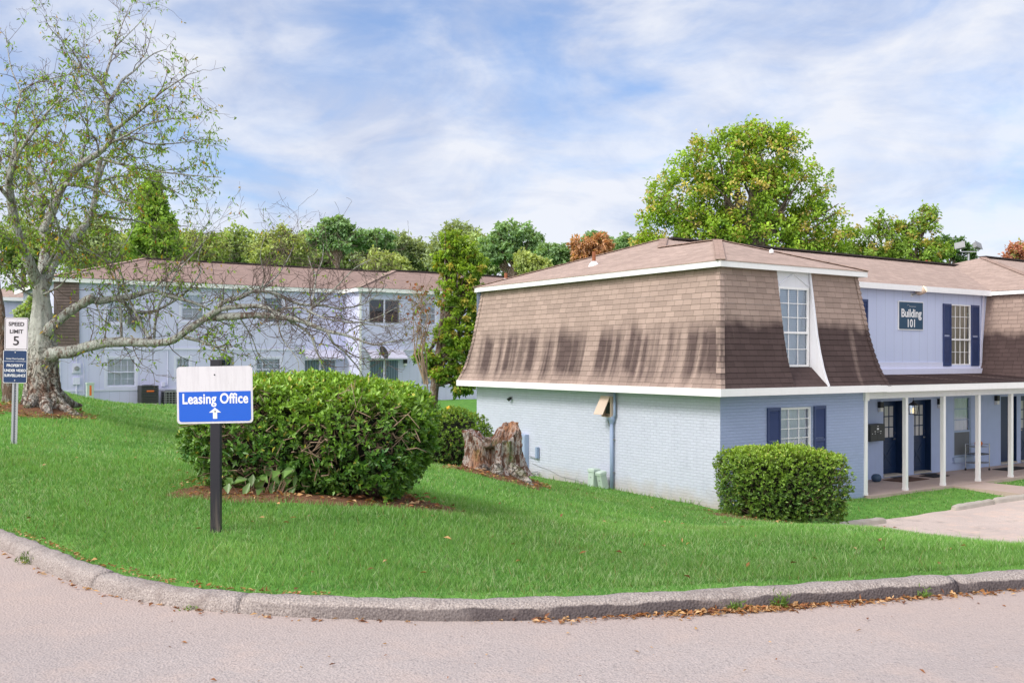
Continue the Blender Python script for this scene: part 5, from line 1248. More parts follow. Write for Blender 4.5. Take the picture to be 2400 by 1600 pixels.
# burl where the limbs leave the trunk
BR = []   # (pixel polyline with depth, r0, r1, leafiness, twig density)
def br(pts, r0, r1, leaf=1., dens=1., dd=(0, 0)):
    n = len(pts); BR.append(([(x, y, TD+dd[0]+(dd[1]-dd[0])*i/max(1, n-1)) for i, (x, y) in enumerate(pts)], r0, r1, leaf, dens))
br([(88,672),(78,640),(68,615),(50,575),(36,525),(26,470),(21,425),(28,390),(38,350)], .105, .05, .8, .8, (0,-1.2))
br([(96,668),(103,625),(106,590),(104,545),(97,505),(94,462),(75,406),(60,370)], .115, .035, 1, 1, (0,.9))
br([(103,545),(125,487),(150,431),(187,387),(231,359),(259,331),(266,306),(250,275),(253,244),(244,206),(225,181),(194,159),(169,144)], .095, .018, .8, 1, (.2,-.5))
br([(102,672),(118,630),(135,598),(160,572),(185,545),(206,519),(222,470),(228,410),(237,372)], .10, .04, 1, 1, (0,1.5))
br([(266,306),(300,281),(344,247),(375,219),(412,194),(437,178)], .035, .008, .5, 1, (-.4,-1.2))
br([(253,244),(269,219),(287,187),(312,169),(337,144),(362,125),(390,116)], .032, .007, .5, 1, (-.3,.6))
br([(242,195),(256,150),(269,106),(287,56),(306,9)], .026, .005, .55, 1.1, (-.4,.3))
br([(266,115),(294,87),(325,56),(350,25)], .014, .005, .35, 1, (-.1,.5))
br([(194,159),(169,119),(144,94),(119,69),(103,37)], .016, .004, .4, 1, (-.5,-.9))
br([(237,372),(281,384),(337,397),(400,406),(462,412),(519,416)], .034, .006, .8, 1.1, (1.2,.2))
br([(226,430),(262,416),(312,412),(362,425),(400,444),(437,462)], .028, .006, .8, 1.1, (1.2,1.9))
br([(259,331),(312,325),(350,337),(400,337),(450,331),(478,322)], .024, .005, .9, 1.1, (-.4,.8))
br([(259,335),(300,315),(337,294),(375,284),(406,278),(462,275),(475,262)], .022, .005, .6, 1, (-.4,-1.4))
br([(21,425),(28,400),(50,350),(81,306),(112,262),(144,231)], .042, .012, .6, .9, (-1,-1.8))
br([(30,400),(37,350),(37,269),(47,219),(25,156),(12,69)], .030, .005, .4, 1, (-1,-.2))
br([(47,219),(70,200),(100,190),(160,175),(200,172),(226,190)], .014, .006, .4, 1, (-.6,-.4))
br([(97,512),(70,470),(37,431),(5,385),(-20,340)], .035, .010, .8, 1, (.4,1.4))
br([(125,487),(120,425),(106,369),(86,320),(81,290),(84,206),(94,187)], .030, .006, .8, 1, (.1,1))
br([(187,387),(200,330),(205,280),(200,230),(180,200),(195,120),(200,60)], .022, .004, .9, 1, (0,1.5))
br([(75,406),(60,350),(75,290),(110,250),(115,205),(140,190)], .022, .006, .7, 1, (.8,2))
br([(26,470),(0,440),(-30,400),(-60,330)], .04, .012, .7, 1, (-.8,-1.5))
br([(231,359),(226,330),(205,300),(190,270),(172,233),(150,245),(110,240)], .020, .005, .8, 1, (-.2,-1.3))
# long low limb
br([(112,835),(135,826),(162,825),(206,812),(250,803),(294,801),(337,803),(375,803),(406,797),(437,775),(475,750),(500,733),(525,723),(564,718),(615,718),(643,730),(679,751),(717,774),(730,789),(742,822),(760,866)], .118, .012, .22, 1.5, (-.1,-1.0))
br([(490,742),(520,742),(551,741),(602,738),(653,742),(704,751),(730,761),(768,776),(806,784),(844,797),(877,808),(908,802),(946,795)], .075, .008, .18, 1.7, (-.45,-1.6))
br([(768,778),(781,804),(806,822),(821,840),(837,858),(852,884)], .028, .007, .2, 1.2, (-1.2,-.8))
br([(505,728),(525,707),(564,697),(589,684),(615,682),(653,690),(700,712),(760,716),(793,723),(832,718),(857,710),(883,692),(906,667)], .045, .007, .15, 1.6, (-.5,.4))
br([(722,755),(730,723),(737,677),(740,646),(730,626),(722,600)], .026, .005, .25, 1.6, (-1,-.4))
br([(740,646),(755,610),(758,572)], .012, .004, .3, 1.3, (-.5,-.2))
br([(727,725),(770,690),(806,654),(832,628),(870,608)], .018, .005, .15, 1.5, (-.8,-1.6))
br([(589,684),(640,656),(673,610),(690,570)], .018, .005, .35, 1.4, (-.3,.6))
br([(600,700),(620,650),(610,600),(620,555)], .015, .004, .4, 1.4, (-.4,-1))
br([(640,730),(700,720),(760,745),(830,755),(880,745),(930,720)], .022, .005, .15, 1.7, (-.6,-2))
br([(806,784),(850,760),(905,765),(950,750)], .014, .004, .15, 1.6, (-1.2,-1.9))
br([(650,742),(660,790),(700,850),(690,900)], .015, .004, .5, 1.3, (-.8,-1.4))
br([(560,741),(590,790),(610,840),(650,880)], .016, .004, .5, 1.4, (-.6,-.2))
# second limb
br([(108,785),(120,765),(134,754),(163,730),(193,712),(215,703),(232,706),(267,700),(312,694),(357,680),(386,691),(431,703),(461,712),(493,726)], .095, .020, .45, 1.1, (-.15,.4))
br([(285,703),(303,724),(327,732),(357,730),(386,718),(431,688),(470,638),(464,605),(480,560)], .035, .006, .5, 1.2, (0,1))
br([(354,800),(321,739),(300,694),(282,638),(262,617),(258,580),(253,549)], .034, .008, .8, 1.2, (-.2,.4))
br([(285,795),(282,712),(273,659),(267,629)], .028, .010, .6, 1, (-.1,-.5))
br([(360,806),(366,742),(380,697),(416,638),(461,587),(500,540)], .026, .005, .5, 1.3, (-.2,-.9))
br([(434,790),(475,801),(505,812),(544,813)], .035, .012, 1, 1.3, (-.2,-.9))
br([(262,617),(208,587),(163,555)], .016, .006, .8, 1, (.1,-.6))
br([(262,617),(300,560),(322,510),(345,455)], .014, .004, .6, 1, (.1,.9))
br([(357,680),(400,640),(440,600),(470,545),(490,520)], .018, .004, .4, 1.4, (.2,1))
br([(215,690),(235,740),(245,790)], .015, .006, .9, 1.3, (.1,-.3))
br([(98,700),(70,690),(40,670),(10,640)], .03, .008, 1, 1.2, (.3,-1)); br([(103,690),(140,670),(170,640),(210,640)], .022, .006, 1, 1.2, (-.2,-1))
# limbs reaching towards and away from the road so the tree is round
for pts, d0, d1 in (([(100,640),(140,560),(120,470),(160,380)],0,-2.6),([(104,560),(60,480),(70,380),(40,300)],.3,2.8),([(150,431),(210,440),(280,470),(330,480)],0,-2.2),([(228,420),(270,350),(320,370),(370,360)],1.4,3.2),([(200,500),(260,510),(330,520),(370,540)],1.2,2.6),([(60,600),(20,560),(-30,540)],-.4,-2.2)): br(pts, .04, .006, .9, 1.1, (d0, d1))
mb1 = MB(); twm = MB(); LP, LD = [], []
def twig(p, d, L_, r0, depth, leaf):
    n = 5 if depth == 0 else 4; pts = [p]; dcur = d.normalized(); step = L_/n
    for i in range(n):
        dcur = (dcur+Vector((random.gauss(0,.22), random.gauss(0,.22), random.gauss(.02,.22)))).normalized(); pts.append(pts[-1]+dcur*step)
    twm.tube(pts, lerp_list([r0, .0024], n+1), 4, False)
    if depth < 2:
        for i in range(1, n+1):
            if random.random() < (.85 if depth == 0 else .5):
                a = Vector((random.gauss(0,1), random.gauss(0,1), random.gauss(.15,.8))).normalized(); twig(pts[i], (dcur*.7+a).normalized(), L_*random.uniform(.35,.65), r0*.6, depth+1, leaf)
    for i in range(1, n+1):
        if random.random() < leaf*.36:
            for _ in range(random.choice((1,1,2,2,3))):
                LP.append(pts[i]+Vector((random.gauss(0,.025), random.gauss(0,.025), random.gauss(0,.02)))); LD.append(Vector((dcur.x*.4+random.gauss(0,.5), dcur.y*.4+random.gauss(0,.5), -.55+random.gauss(0,.45))).normalized())
for pts, r0, r1, leaf, dens in BR:
    p = crv(pts); n = len(p); rads = [r0+(r1-r0)*(i/(n-1))**.75 for i in range(n)]
    if r0 > .03: rads = [q*(1+.06*math.sin(i*1.7)+.05*math.sin(i*.6)) for i, q in enumerate(rads)]
    mb1.tube(p, rads, 14 if r0 > .06 else 8 if r0 > .02 else 6)
    acc = random.uniform(0,.2)
    for i in range(1, n):
        acc += (p[i]-p[i-1]).length*dens*5.0*(1 if i > n*.2 or r0 < .05 else .15)
        while acc > 1:
            acc -= 1; d = (p[i]-p[i-1]).normalized(); a = Vector((random.gauss(0,1), random.gauss(0,1), random.gauss(.25,.9))).normalized()
            px_ = 1200+(p[i].x+tbx)/(p[i].y+tby)*2300; py_ = 842-(p[i].z-CAMZ)/(p[i].y+tby)*2300
            lf_ = leaf*(.22 if px_ > 560 else .5 if py_ < 230 else 1.25 if py_ < 640 else .8)
            twig(p[i], d*.55+a*.8, random.uniform(.25,.78)*(1.25 if dens > 1.25 else 1), min(rads[i]*.5, .0082), 0, lf_)
# broken stub
p = crv([(193,712,TD-.1),(206,702,TD-.15),(219,694,TD-.2)], .04); mb1.tube(p, lerp_list([.085,.075,.05], len(p)), 10)
mb1.build('branch', M['bark'], otr, smooth=True)
twm.build('twigs', M['twig'], otr)
P_ = np.array([tuple(q) for q in LP]); D_ = np.array([tuple(q) for q in LD]); n = len(P_); r = np.random.default_rng(3)
col = np.array([.22,.37,.045])*r.uniform(.5,1.45,(n,1))*np.array([1,1,1]); k = r.random(n); col[k < .14] = np.array([.30,.28,.05])*r.uniform(.7,1.2,((k < .14).sum(),1)); col[k > .965] = np.array([.62,.40,.03]); col[(k > .95) & (k < .965)] = np.array([.35,.12,.04])
leaves('foliage', P_, D_, unit(r.normal(size=(n,3))+np.array([0,-.3,.5])), .085*r.uniform(.6,1.25,n), .030*r.uniform(.7,1.2,n), col, M['leaf'], otr)
print('old tree leaves', n, 'twig faces', len(twm.f))
# ================================================================== BACKGROUND TREES
def rtree(name, base, blobs, n, size, cols, label, cat='tree', trunk=None, bark_='bark_far', group=None, seed=0, limbs=True, flat=.0, hole=.42, clump=.13):
    """blobs: (x,y,z,rx,ry,rz) in world; leaves gather in clumps on shells of the blobs"""
    r = np.random.default_rng(seed+100); bx, by = base; bz = tz(bx, by)
    e_ = empty(name, (bx, by, bz), 0, label, cat, group)
    B = np.array(blobs); vol = np.prod(B[:, 3:], 1)**(2/3); vol /= vol.sum()
    nc = max(60, int(n/22)); bi = r.choice(len(B), nc, p=vol); d = unit(r.normal(size=(nc, 3))); rad_ = r.uniform(.30, 1.0, nc)**.6*np.where(r.random(nc) < .16, r.uniform(1.0, 1.28, nc), 1)
    cen = B[bi, :3]+d*B[bi, 3:]*rad_[:, None]
    keep = smooth_noise(cen, 1.9/np.mean(B[:, 3:]), seed) < 1-hole*1.1
    cen, d, rad_ = cen[keep], d[keep], rad_[keep]; nc = len(cen); ccol = r.random(nc)+.5*d[:, 2]
    m_ = n; ci = r.integers(0, nc, m_); sp_ = clump*np.mean(B[:, 3:])*2; off = r.normal(size=(m_, 3))*sp_*np.array([.5,.5,.5*(1-flat)])
    P_ = cen[ci]+off
    N_ = unit(d[ci]*.6+np.array([0,0,.8])+r.normal(size=(m_, 3))*.6); D_ = unit(r.normal(size=(m_, 3))+d[ci]*.8+np.array([0,0,-.25]))
    lum = np.clip(.35+.5*ccol[ci]+.8*off[:, 2]/sp_*.5, 0, 1)[:, None]  # upper leaves lighter: light from above put into the colour
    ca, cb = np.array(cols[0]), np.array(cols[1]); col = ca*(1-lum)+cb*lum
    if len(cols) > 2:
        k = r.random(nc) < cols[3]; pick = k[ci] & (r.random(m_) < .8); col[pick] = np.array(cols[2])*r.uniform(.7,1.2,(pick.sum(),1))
    col = col*r.uniform(.7, 1.35, (m_, 1))*(.62+.42*np.minimum(rad_[ci], 1.1))[:, None]  # inner clumps darkened: crown shade put into the leaf colour
    P_ = P_-np.array([bx, by, bz])
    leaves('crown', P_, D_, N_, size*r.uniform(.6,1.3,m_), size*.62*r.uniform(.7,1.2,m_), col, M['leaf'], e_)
    tk = MB(); top = B[np.argmax(B[:, 2])]
    tr = trunk or .22; apex = Vector((top[0]-bx, top[1]-by, top[2]-bz)); 
    low_ = min(B[:, 2]-B[:, 5])-bz
    mid = Vector((apex.x*.25+random.uniform(-.1,.1), apex.y*.25, max(.6, low_*.8+.3)))
    tk.tube([(0,0,-.3),(0,0,.4),mid,mid.lerp(apex,.5),apex], [tr*1.4,tr,tr*.8,tr*.5,tr*.12], 9)
    if limbs:
        for b in B:
            c = Vector((b[0]-bx, b[1]-by, b[2]-bz))
            for _ in range(3):
                e2 = c+Vector((random.uniform(-.8,.8)*b[3], random.uniform(-.8,.8)*b[4], random.uniform(-.2,.8)*b[5])); st_ = mid.lerp(apex, random.uniform(0,.5)); tk.tube([st_, st_.lerp(c,.6)+Vector((0,0,-.1*b[5])), e2], [tr*.45,tr*.28,tr*.06], 6, False)
    tk.build('trunk', M[bark_], e_, smooth=True); return e_
def bl(px, py, d, wpx, hpx, dep=None):
    c = V3(px, py, d); k = d/2300; return (c.x, c.y, c.z, wpx*k, (dep or wpx)*k, hpx*k)
# big maple behind the near building
D = 47.
rtree('maple_tree', (V3(1720,0,D).x, D), [bl(1600,470,D,85,85),bl(1680,380,D,90,75),bl(1790,370,D,85,75),bl(1860,450,D,85,80),bl(1740,470,D,110,95),bl(1560,555,D,80,70),bl(1650,560,D,100,80),bl(1790,560,D,110,80),bl(1905,540,D,80,70),bl(1775,315,D,38,36),bl(1840,330,D,40,36),bl(1720,320,D,38,30),bl(1940,590,D,50,50),bl(1525,590,D,42,42)], 34000, .19, [(.095,.22,.03),(.36,.54,.06),(.58,.50,.16),.22], 'tall round maple with yellowing leaves above the near roof', trunk=.32, seed=1, hole=.42, clump=.10)
D = 52.
rtree('birch_tree', (V3(2090,0,D).x, D), [bl(2010,570,D,45,50),bl(2080,560,D,60,50),bl(2160,545,D,40,45),bl(2120,600,D,75,40),bl(2190,590,D,40,30),bl(2175,505,D,22,26),bl(2130,525,D,20,20),bl(2060,520,D,16,18),bl(2030,600,D,70,36)], 10000, .20, [(.10,.21,.035),(.30,.46,.08),(.50,.43,.13),.16], 'loose light green tree between the big maple and the twin floodlights', trunk=.2, seed=2, hole=.38)
D = 66.
rtree('pine_tree', (V3(2240,0,D).x, D), [bl(2235,580,D,32,24),bl(2260,600,D,30,22),bl(2215,570,D,26,18)], 2600, .24, [(.05,.12,.045),(.14,.26,.09)], 'small dark pine behind the twin floodlights on the right', trunk=.2, seed=3)
rtree('shrub_tree', (V3(2310,0,D).x, D), [bl(2310,622,D,30,14),bl(2340,628,D,24,12)], 1200, .26, [(.04,.10,.03),(.12,.22,.05)], 'low dark green tree top beyond the far right roof ridge', trunk=.15, seed=31)
D = 62.
rtree('red_tree', (V3(2400,0,D).x, D), [bl(2385,600,D,30,28),bl(2425,590,D,38,32),bl(2460,610,D,30,30)], 4500, .22, [(.38,.15,.11),(.60,.31,.23),(.34,.36,.12),.12], 'red leaved autumn tree at the right edge over the roof', trunk=.2, seed=4)
# twin floodlight on a pole
D = 50.; fp = V3(2270, 590, D)
fpole = empty('floodlight_pole', (fp.x, fp.y, tz(fp.x, fp.y)), 0, 'grey pole with twin floodlights rising above the roof ridge and trees', 'floodlight'); hz_ = fp.z-fpole.location.z
MB().tube([(0,0,0),(0,0,hz_-.1)], .05, 10).bar((-.42,0,hz_),(.42,0,hz_),.05).build('pole', M['galv'], fpole)
for i, (x, yw) in enumerate(((-.42,-35),(.42,30))):
    h = MB().box(-.21,.21,-.10,.08,-.14,.14).box(-.25,.25,-.13,-.10,-.18,.18).build('floodlight', M['grey'], fpole); h.location = (x,0,hz_+.28); h.rotation_euler = (R(-25),R(14 if i else -10),R(yw)); MB().box(-.19,.19,-.136,-.131,-.12,.12).build('lens', M['grey'], h); MB().bar((0,0,-.3),(0,.0,-.14),.05).build('bracket', M['galv'], h)
# small tree in front of the rear block
D = 35.; bxx = V3(1011, 0, D).x
rtree('small_maple', (bxx, D), [bl(1075,585,D,34,30),bl(1045,620,D,26,26),bl(1095,640,D,40,36),bl(1055,690,D,36,34),bl(1095,735,D,34,40),bl(1050,780,D,34,30),bl(1085,820,D,44,36),bl(1035,865,D,34,32),bl(1090,880,D,30,30),bl(1125,600,D,20,16),bl(1000,835,D,26,26),bl(1115,695,D,22,34),bl(1112,780,D,24,34),bl(1085,905,D,26,20),bl(1060,560,D,22,18)], 15000, .15, [(.09,.20,.03),(.32,.48,.055),(.50,.44,.10),.16], 'small leafy maple with a stout trunk beside the mansard end of the near building', trunk=.20, seed=6, hole=.40, limbs=True, bark_='bark_brown')
dz = empty('bare_sapling', (V3(985, 0, 33.6).x, 33.6, tz(V3(985,0,33.6).x, 33.6)), 0, 'bare twiggy sapling with few rusty leaves before the small maple', 'tree'); twm = MB(); LP, LD = [], []
o0 = Vector(dz.location)
for i in range(7):
    pts = [V3(1000+random.uniform(-6,6), 900, 33.6)-o0, V3(990+random.uniform(-18,14), 830, 33.6+random.uniform(-.3,.3))-o0, V3(985+random.uniform(-30,26), 740, 33.6+random.uniform(-.5,.5))-o0, V3(975+random.uniform(-35,40), 655+random.uniform(-15,50), 33.6+random.uniform(-.7,.7))-o0]
    if i == 0: pts[0].z = -.2
    twm.tube(pts, [.03,.022,.014,.005], 6, False)
    for k in range(16):
        t = random.uniform(.2,1); a = pts[1].lerp(pts[2], t) if random.random() < .5 else pts[2].lerp(pts[3], t); twig(a, Vector((random.gauss(0,1),random.gauss(0,.8),random.gauss(.5,.7))), random.uniform(.3,.8), .006, 1, .22)
twm.build('branch', M['twig_dry'], dz); P_ = np.array([tuple(q) for q in LP]); D_ = np.array([tuple(q) for q in LD]); n = len(P_); r = np.random.default_rng(5)
col = np.where(r.random((n,1)) < .5, np.array([[.34,.11,.035]]), np.array([[.22,.22,.05]]))*r.uniform(.6,1.3,(n,1)); leaves('foliage', P_, D_, unit(r.normal(size=(n,3))), .14, .07, col, M['leaf'], dz)
# tree line behind the rear building
GB = [(.20,.30,.12),(.40,.52,.22)]; GP = [(.15,.28,.13),(.31,.48,.23)]; GD = [(.23,.31,.17),(.36,.45,.24)]; GY = [(.26,.35,.11),(.46,.55,.22)]  # greens lightened and greyed: distance haze put into the leaf colours
k0 = 0
def T_(name, px, d, blobs, n, sz, cols, lab, **k):
    global k0; k0 += 1
    rtree(name, (V3(px, 0, d).x, d), [bl(*b[:2], d, *b[2:]) for b in blobs], n, sz, cols, lab, seed=10+k0, **k)
T_('cypress_tree', 362, 60, [(362,590,58,60),(362,530,46,60),(360,470,34,50),(362,435,20,26),(330,560,30,40),(395,560,28,40)], 14000, .24, [(.13,.27,.05),(.34,.53,.10)], 'tall narrow bright green tree behind the old tree', hole=.48, clump=.11, trunk=.3)
PG = 'pines on the wooded skyline'
T_('pine_tree', 790, 84, [(770,548,40,22),(815,545,38,22),(790,528,40,18),(750,566,26,16),(800,580,36,16)], 5200, .34, GP, 'tall flat topped pine rising highest left of centre skyline', group=PG, flat=.55, trunk=.3, bark_='bark_brown', hole=.28)
T_('pine_tree', 868, 86, [(850,560,32,18),(890,555,32,18),(870,572,40,16),(905,580,26,14)], 3600, .34, GP, 'lower spreading pine touching the flat topped pine', group=PG, flat=.55, trunk=.28, bark_='bark_brown', hole=.3)
T_('pine_tree', 1205, 78, [(1200,548,46,26),(1235,565,38,24),(1165,570,36,24),(1195,590,48,22),(1245,600,30,22),(1150,600,30,20)], 8000, .32, GP, 'broad dense pine behind the small maple, biggest of the pines', group=PG, flat=.45, trunk=.36, bark_='bark_brown', hole=.2)
T_('pine_tree', 1295, 76, [(1290,592,36,22),(1320,600,28,22),(1275,612,34,22),(1310,625,30,20)], 4200, .30, GP, 'round pine between the rusty orange tree and the broad dense pine', group=PG, flat=.4, trunk=.28, bark_='bark_brown', hole=.25)
T_('orange_tree', 1385, 74, [(1365,580,30,24),(1408,575,30,26),(1360,605,26,18),(1400,608,26,18)], 4200, .28, [(.36,.19,.10),(.60,.36,.21)], 'rusty orange tree behind the roof vent pipe', trunk=.24, bark_='bark_brown', hole=.25)
T_('pine_tree', 1400, 92, [(1395,560,34,16),(1420,572,30,14)], 2200, .36, GP, 'dark pine top peeping above the rusty orange tree', group=PG, flat=.5, trunk=.26, hole=.2)
T_('pine_tree', 1465, 82, [(1455,578,30,20),(1480,570,30,22),(1440,600,34,18)], 3000, .32, GP, 'rounded pine between rusty orange tree and the tall maple', group=PG, flat=.4, trunk=.26, hole=.2)
WG = 'broadleaf trees of the wood behind the rear building'
T_('broadleaf_tree', 470, 88, [(450,600,60,50),(490,590,50,40),(430,570,30,30)], 6500, .36, GY, 'yellowish green tree right of the tall narrow tree', group=WG, trunk=.3, hole=.2)
T_('broadleaf_tree', 560, 92, [(545,590,52,44),(590,600,52,44),(560,560,34,26)], 6500, .38, GB, 'feathery mid green tree above the long rear roof left part', group=WG, trunk=.3, hole=.25)
T_('broadleaf_tree', 650, 90, [(640,600,54,44),(680,590,44,42),(650,565,34,26)], 6500, .38, GY, 'pale yellow green tree between the flat topped pine and the feathery tree', group=WG, trunk=.3, hole=.22)
T_('broadleaf_tree', 740, 94, [(725,600,52,46),(770,610,46,40),(720,570,30,24)], 6500, .38, GB, 'green tree directly under the flat topped pine left side', group=WG, trunk=.3, hole=.2)
T_('broadleaf_tree', 845, 96, [(830,612,50,40),(880,610,46,40),(920,590,34,30),(935,570,24,22)], 6500, .38, GD, 'dull grey green tree under the lower spreading pine', group=WG, trunk=.3, hole=.2)
T_('broadleaf_tree', 905, 70, [(895,622,40,30),(930,632,36,24)], 4000, .28, GY, 'bright leafy tree above the ridge of the rear block', group=WG, trunk=.24, hole=.25)
T_('broadleaf_tree', 985, 98, [(970,600,50,36),(1010,610,44,34),(960,580,26,18)], 5500, .40, GD, 'olive brown tree in the skyline dip at centre', group=WG, trunk=.3, hole=.2)
T_('broadleaf_tree', 1070, 94, [(1050,580,44,36),(1095,570,42,36),(1070,545,34,20),(1060,615,60,30)], 7000, .38, GD, 'dark grey green tree behind the small maple crown', group=WG, trunk=.3, hole=.2)
T_('broadleaf_tree', 1130, 88, [(1120,590,40,40),(1150,615,44,34)], 4500, .34, GB, 'soft green tree between small maple and broad pine', group=WG, trunk=.28, hole=.2)
T_('broadleaf_tree', 1262, 70, [(1255,630,40,26),(1230,612,24,22)], 3600, .26, GY, 'pale green low tree before the round pine', group=WG, trunk=.22, hole=.25)
T_('broadleaf_tree', 205, 72, [(195,540,44,40),(235,560,40,40),(180,590,60,40),(250,600,50,36)], 8000, .28, GD, 'rounded dark tree seen through the old tree crown', group=WG, trunk=.3, hole=.25)
T_('broadleaf_tree', 60, 78, [(50,560,60,50),(110,590,60,50),(0,590,60,50)], 8000, .30, GB, 'leafy green tree behind the far left roof', group=WG, trunk=.3, hole=.25)
T_('broadleaf_tree', 285, 86, [(280,600,56,46),(310,590,40,40)], 5500, .34, GY, 'pale green tree left of the tall narrow tree', group=WG, trunk=.3, hole=.25)
T_('shrub_tree', 75, 40, [(85,720,26,26),(62,745,26,24),(100,745,24,24)], 3000, .16, GB, 'bushy green shrub beside the old tree trunk at left', trunk=.1, hole=.2)
# undergrowth mass that closes the wood near the ground
r = np.random.default_rng(77); n = 26000; X = r.uniform(-52, 12, n); Y = 98+r.uniform(0, 10, n)+r.normal(size=n)
Zt = 7.6+1.1*np.sin(X*.35)+.8*np.sin(X*.9+1)+.5*np.sin(X*2.1); Z = -.4+(Zt+.4)*r.random(n)**.6; P_ = np.stack([X, Y, Z], 1)
col = (np.array([.13,.21,.075])+np.array([.14,.19,.075])*np.clip(.5+smooth_noise(P_, .6, 5), 0, 1)[:, None])*r.uniform(.6,1.25,(n,1))
und = leaves('woodland', P_, unit(r.normal(size=(n,3))), unit(r.normal(size=(n,3))+np.array([0,-.6,.7])), r.uniform(.5,1.0,n), r.uniform(.3,.6,n), col, M['leaf'])
tag(und, 'dense mass of far woodland filling behind the skyline trees', 'woodland', kind='stuff')
# hydrant-like yellow capped marker on the far grass
fm = V3(1053, 944, 40); mk = empty('yellow_marker', (fm.x, fm.y, tz(fm.x, fm.y)), 0, 'tiny yellow capped marker on pale slab on the far grass', 'marker')
MB().box(-.35,.25,-.2,.2,-.05,.12).build('slab', M['concrete'], mk); MB().lathe([(.10,.12),(.11,.22),(.12,.30),(.08,.36),(.02,.38)], 12).build('cap', M['yellow'], mk)
# ================================================================== GRASS, LITTER
hed = [((c1[0]+.03, c1[1]-.20), 1.40, 1.47), ((-.25,16.9), .80, .68), ((5.0,18.6), 1.15, .75), ((-1.2,20.1), .7, .6), ((-8.0,16.8), .6, .55)]
def grass_pts(n, x0, x1, y0, y1, seed):
    r = np.random.default_rng(seed); X = r.uniform(x0, x1, n); Y = r.uniform(y0, y1, n)
    ok = (Y > ybk(X)+.015) & ~inside(PARK, X, Y) & (np.abs(X) < Y*.80+1.5)
    for (c, a, b) in hed: ok &= ((X-c[0])/a)**2+((Y-c[1])/b)**2 > r.uniform(.75, 1.25, n)
    dx_, dy_ = X-C0[0], Y-C0[1]; S = dx_*CS+dy_*SN; Tt = -dx_*SN+dy_*CS
    ok &= ~((S > -.01) & (Tt > -.0)) & ~((S > 4.9) & (Tt > -.18)) & ~((S > 8.43) & (S < 9.92) & (Tt > -1.95))
    dx_, dy_ = X-B0[0], Y-B0[1]; S = dx_*CS+dy_*SN; Tt = -dx_*SN+dy_*CS
    ok &= ~((S > -2.5) & (Tt > 0)) & ~((S > 10.4) & (Tt > -1.7))
    return X[ok], Y[ok]
bands = [(5200, -5.5, 6, 5.9, 12, .105, .007), (165000, -7.5, 7.5, 5.8, 8.6, .058, .0058), (170000, -10, 8.5, 8.6, 13, .064, .0085), (140000, -15, 12, 13, 20, .066, .011), (80000, -22, 19, 20, 31, .075, .018), (46000, -36, 12, 31, 56, .09, .035)]
VV, FF, CC = [], [], []; off = 0
for i, (n, x0, x1, y0, y1, h, w_) in enumerate(bands):
    X, Y = grass_pts(n, x0, x1, y0, y1, 50+i); n = len(X); r = np.random.default_rng(90+i)
    Z = terrain(X, Y)-.006; P2 = np.stack([X, Y], 1)
    pn = smooth_noise(P2, 1.1, 9)*.5+smooth_noise(P2, 4.0, 10)*.5; tuft = np.clip(.5+.6*pn, 0, 1)
    H = h*r.uniform(.5, 1.15, n)*(.75+.5*tuft); edge = np.clip((Y-ybk(X))/.25, .55, 1); H = H*edge
    dS = (X-C0[0])*CS+(Y-C0[1])*SN; dT = -(X-C0[0])*SN+(Y-C0[1])*CS; H = H*(1+1.3*np.exp(-(dS/.16)**2)*((dT > -.2) & (dT < 10) & (r.random(n) < .45)))
    az = r.uniform(0, 6.28, n); lean = r.uniform(.15, 1.1, n)*H; wz_ = r.uniform(0, 6.28, n)
    bx = np.stack([np.cos(wz_)*w_/2, np.sin(wz_)*w_/2, np.zeros(n)], 1); base = np.stack([X, Y, Z], 1)
    tip = base+np.stack([np.cos(az)*lean, np.sin(az)*lean, H], 1)
    VV.append(np.stack([base-bx, base+bx, tip], 1).reshape(-1, 3)); FF.append(off+np.arange(n*3).reshape(-1, 3)); off += n*3
    dark, mid_, lite = np.array([.085,.24,.045]), np.array([.26,.50,.13]), np.array([.52,.68,.37])
    k = np.clip(.25+.55*tuft+r.normal(size=n)*.30, 0, 1)[:, None]; c = dark*(1-k)+mid_*k
    l_ = r.random(n) < .13+.15*(tuft < .4); c[l_] = lite*r.uniform(.6, 1.05, (l_.sum(), 1)); d_ = r.random(n) < .02; c[d_] = np.array([.38,.31,.15])
    big = smooth_noise(P2, .45, 12)[:, None]; c = c*(1+.26*big)+np.clip(smooth_noise(P2, .9, 14)[:, None]-.45, 0, 1)*np.array([.10,.05,.04])
    CC.append(np.stack([c*.55, c*.55, c*1.12], 1).reshape(-1, 3))
gr_ = np_mesh('grass', np.concatenate(VV), np.concatenate(FF), M['blade'], None, np.concatenate(CC))
tag(gr_, 'short bright green mown lawn grass between kerb and buildings', 'grass', kind='stuff')
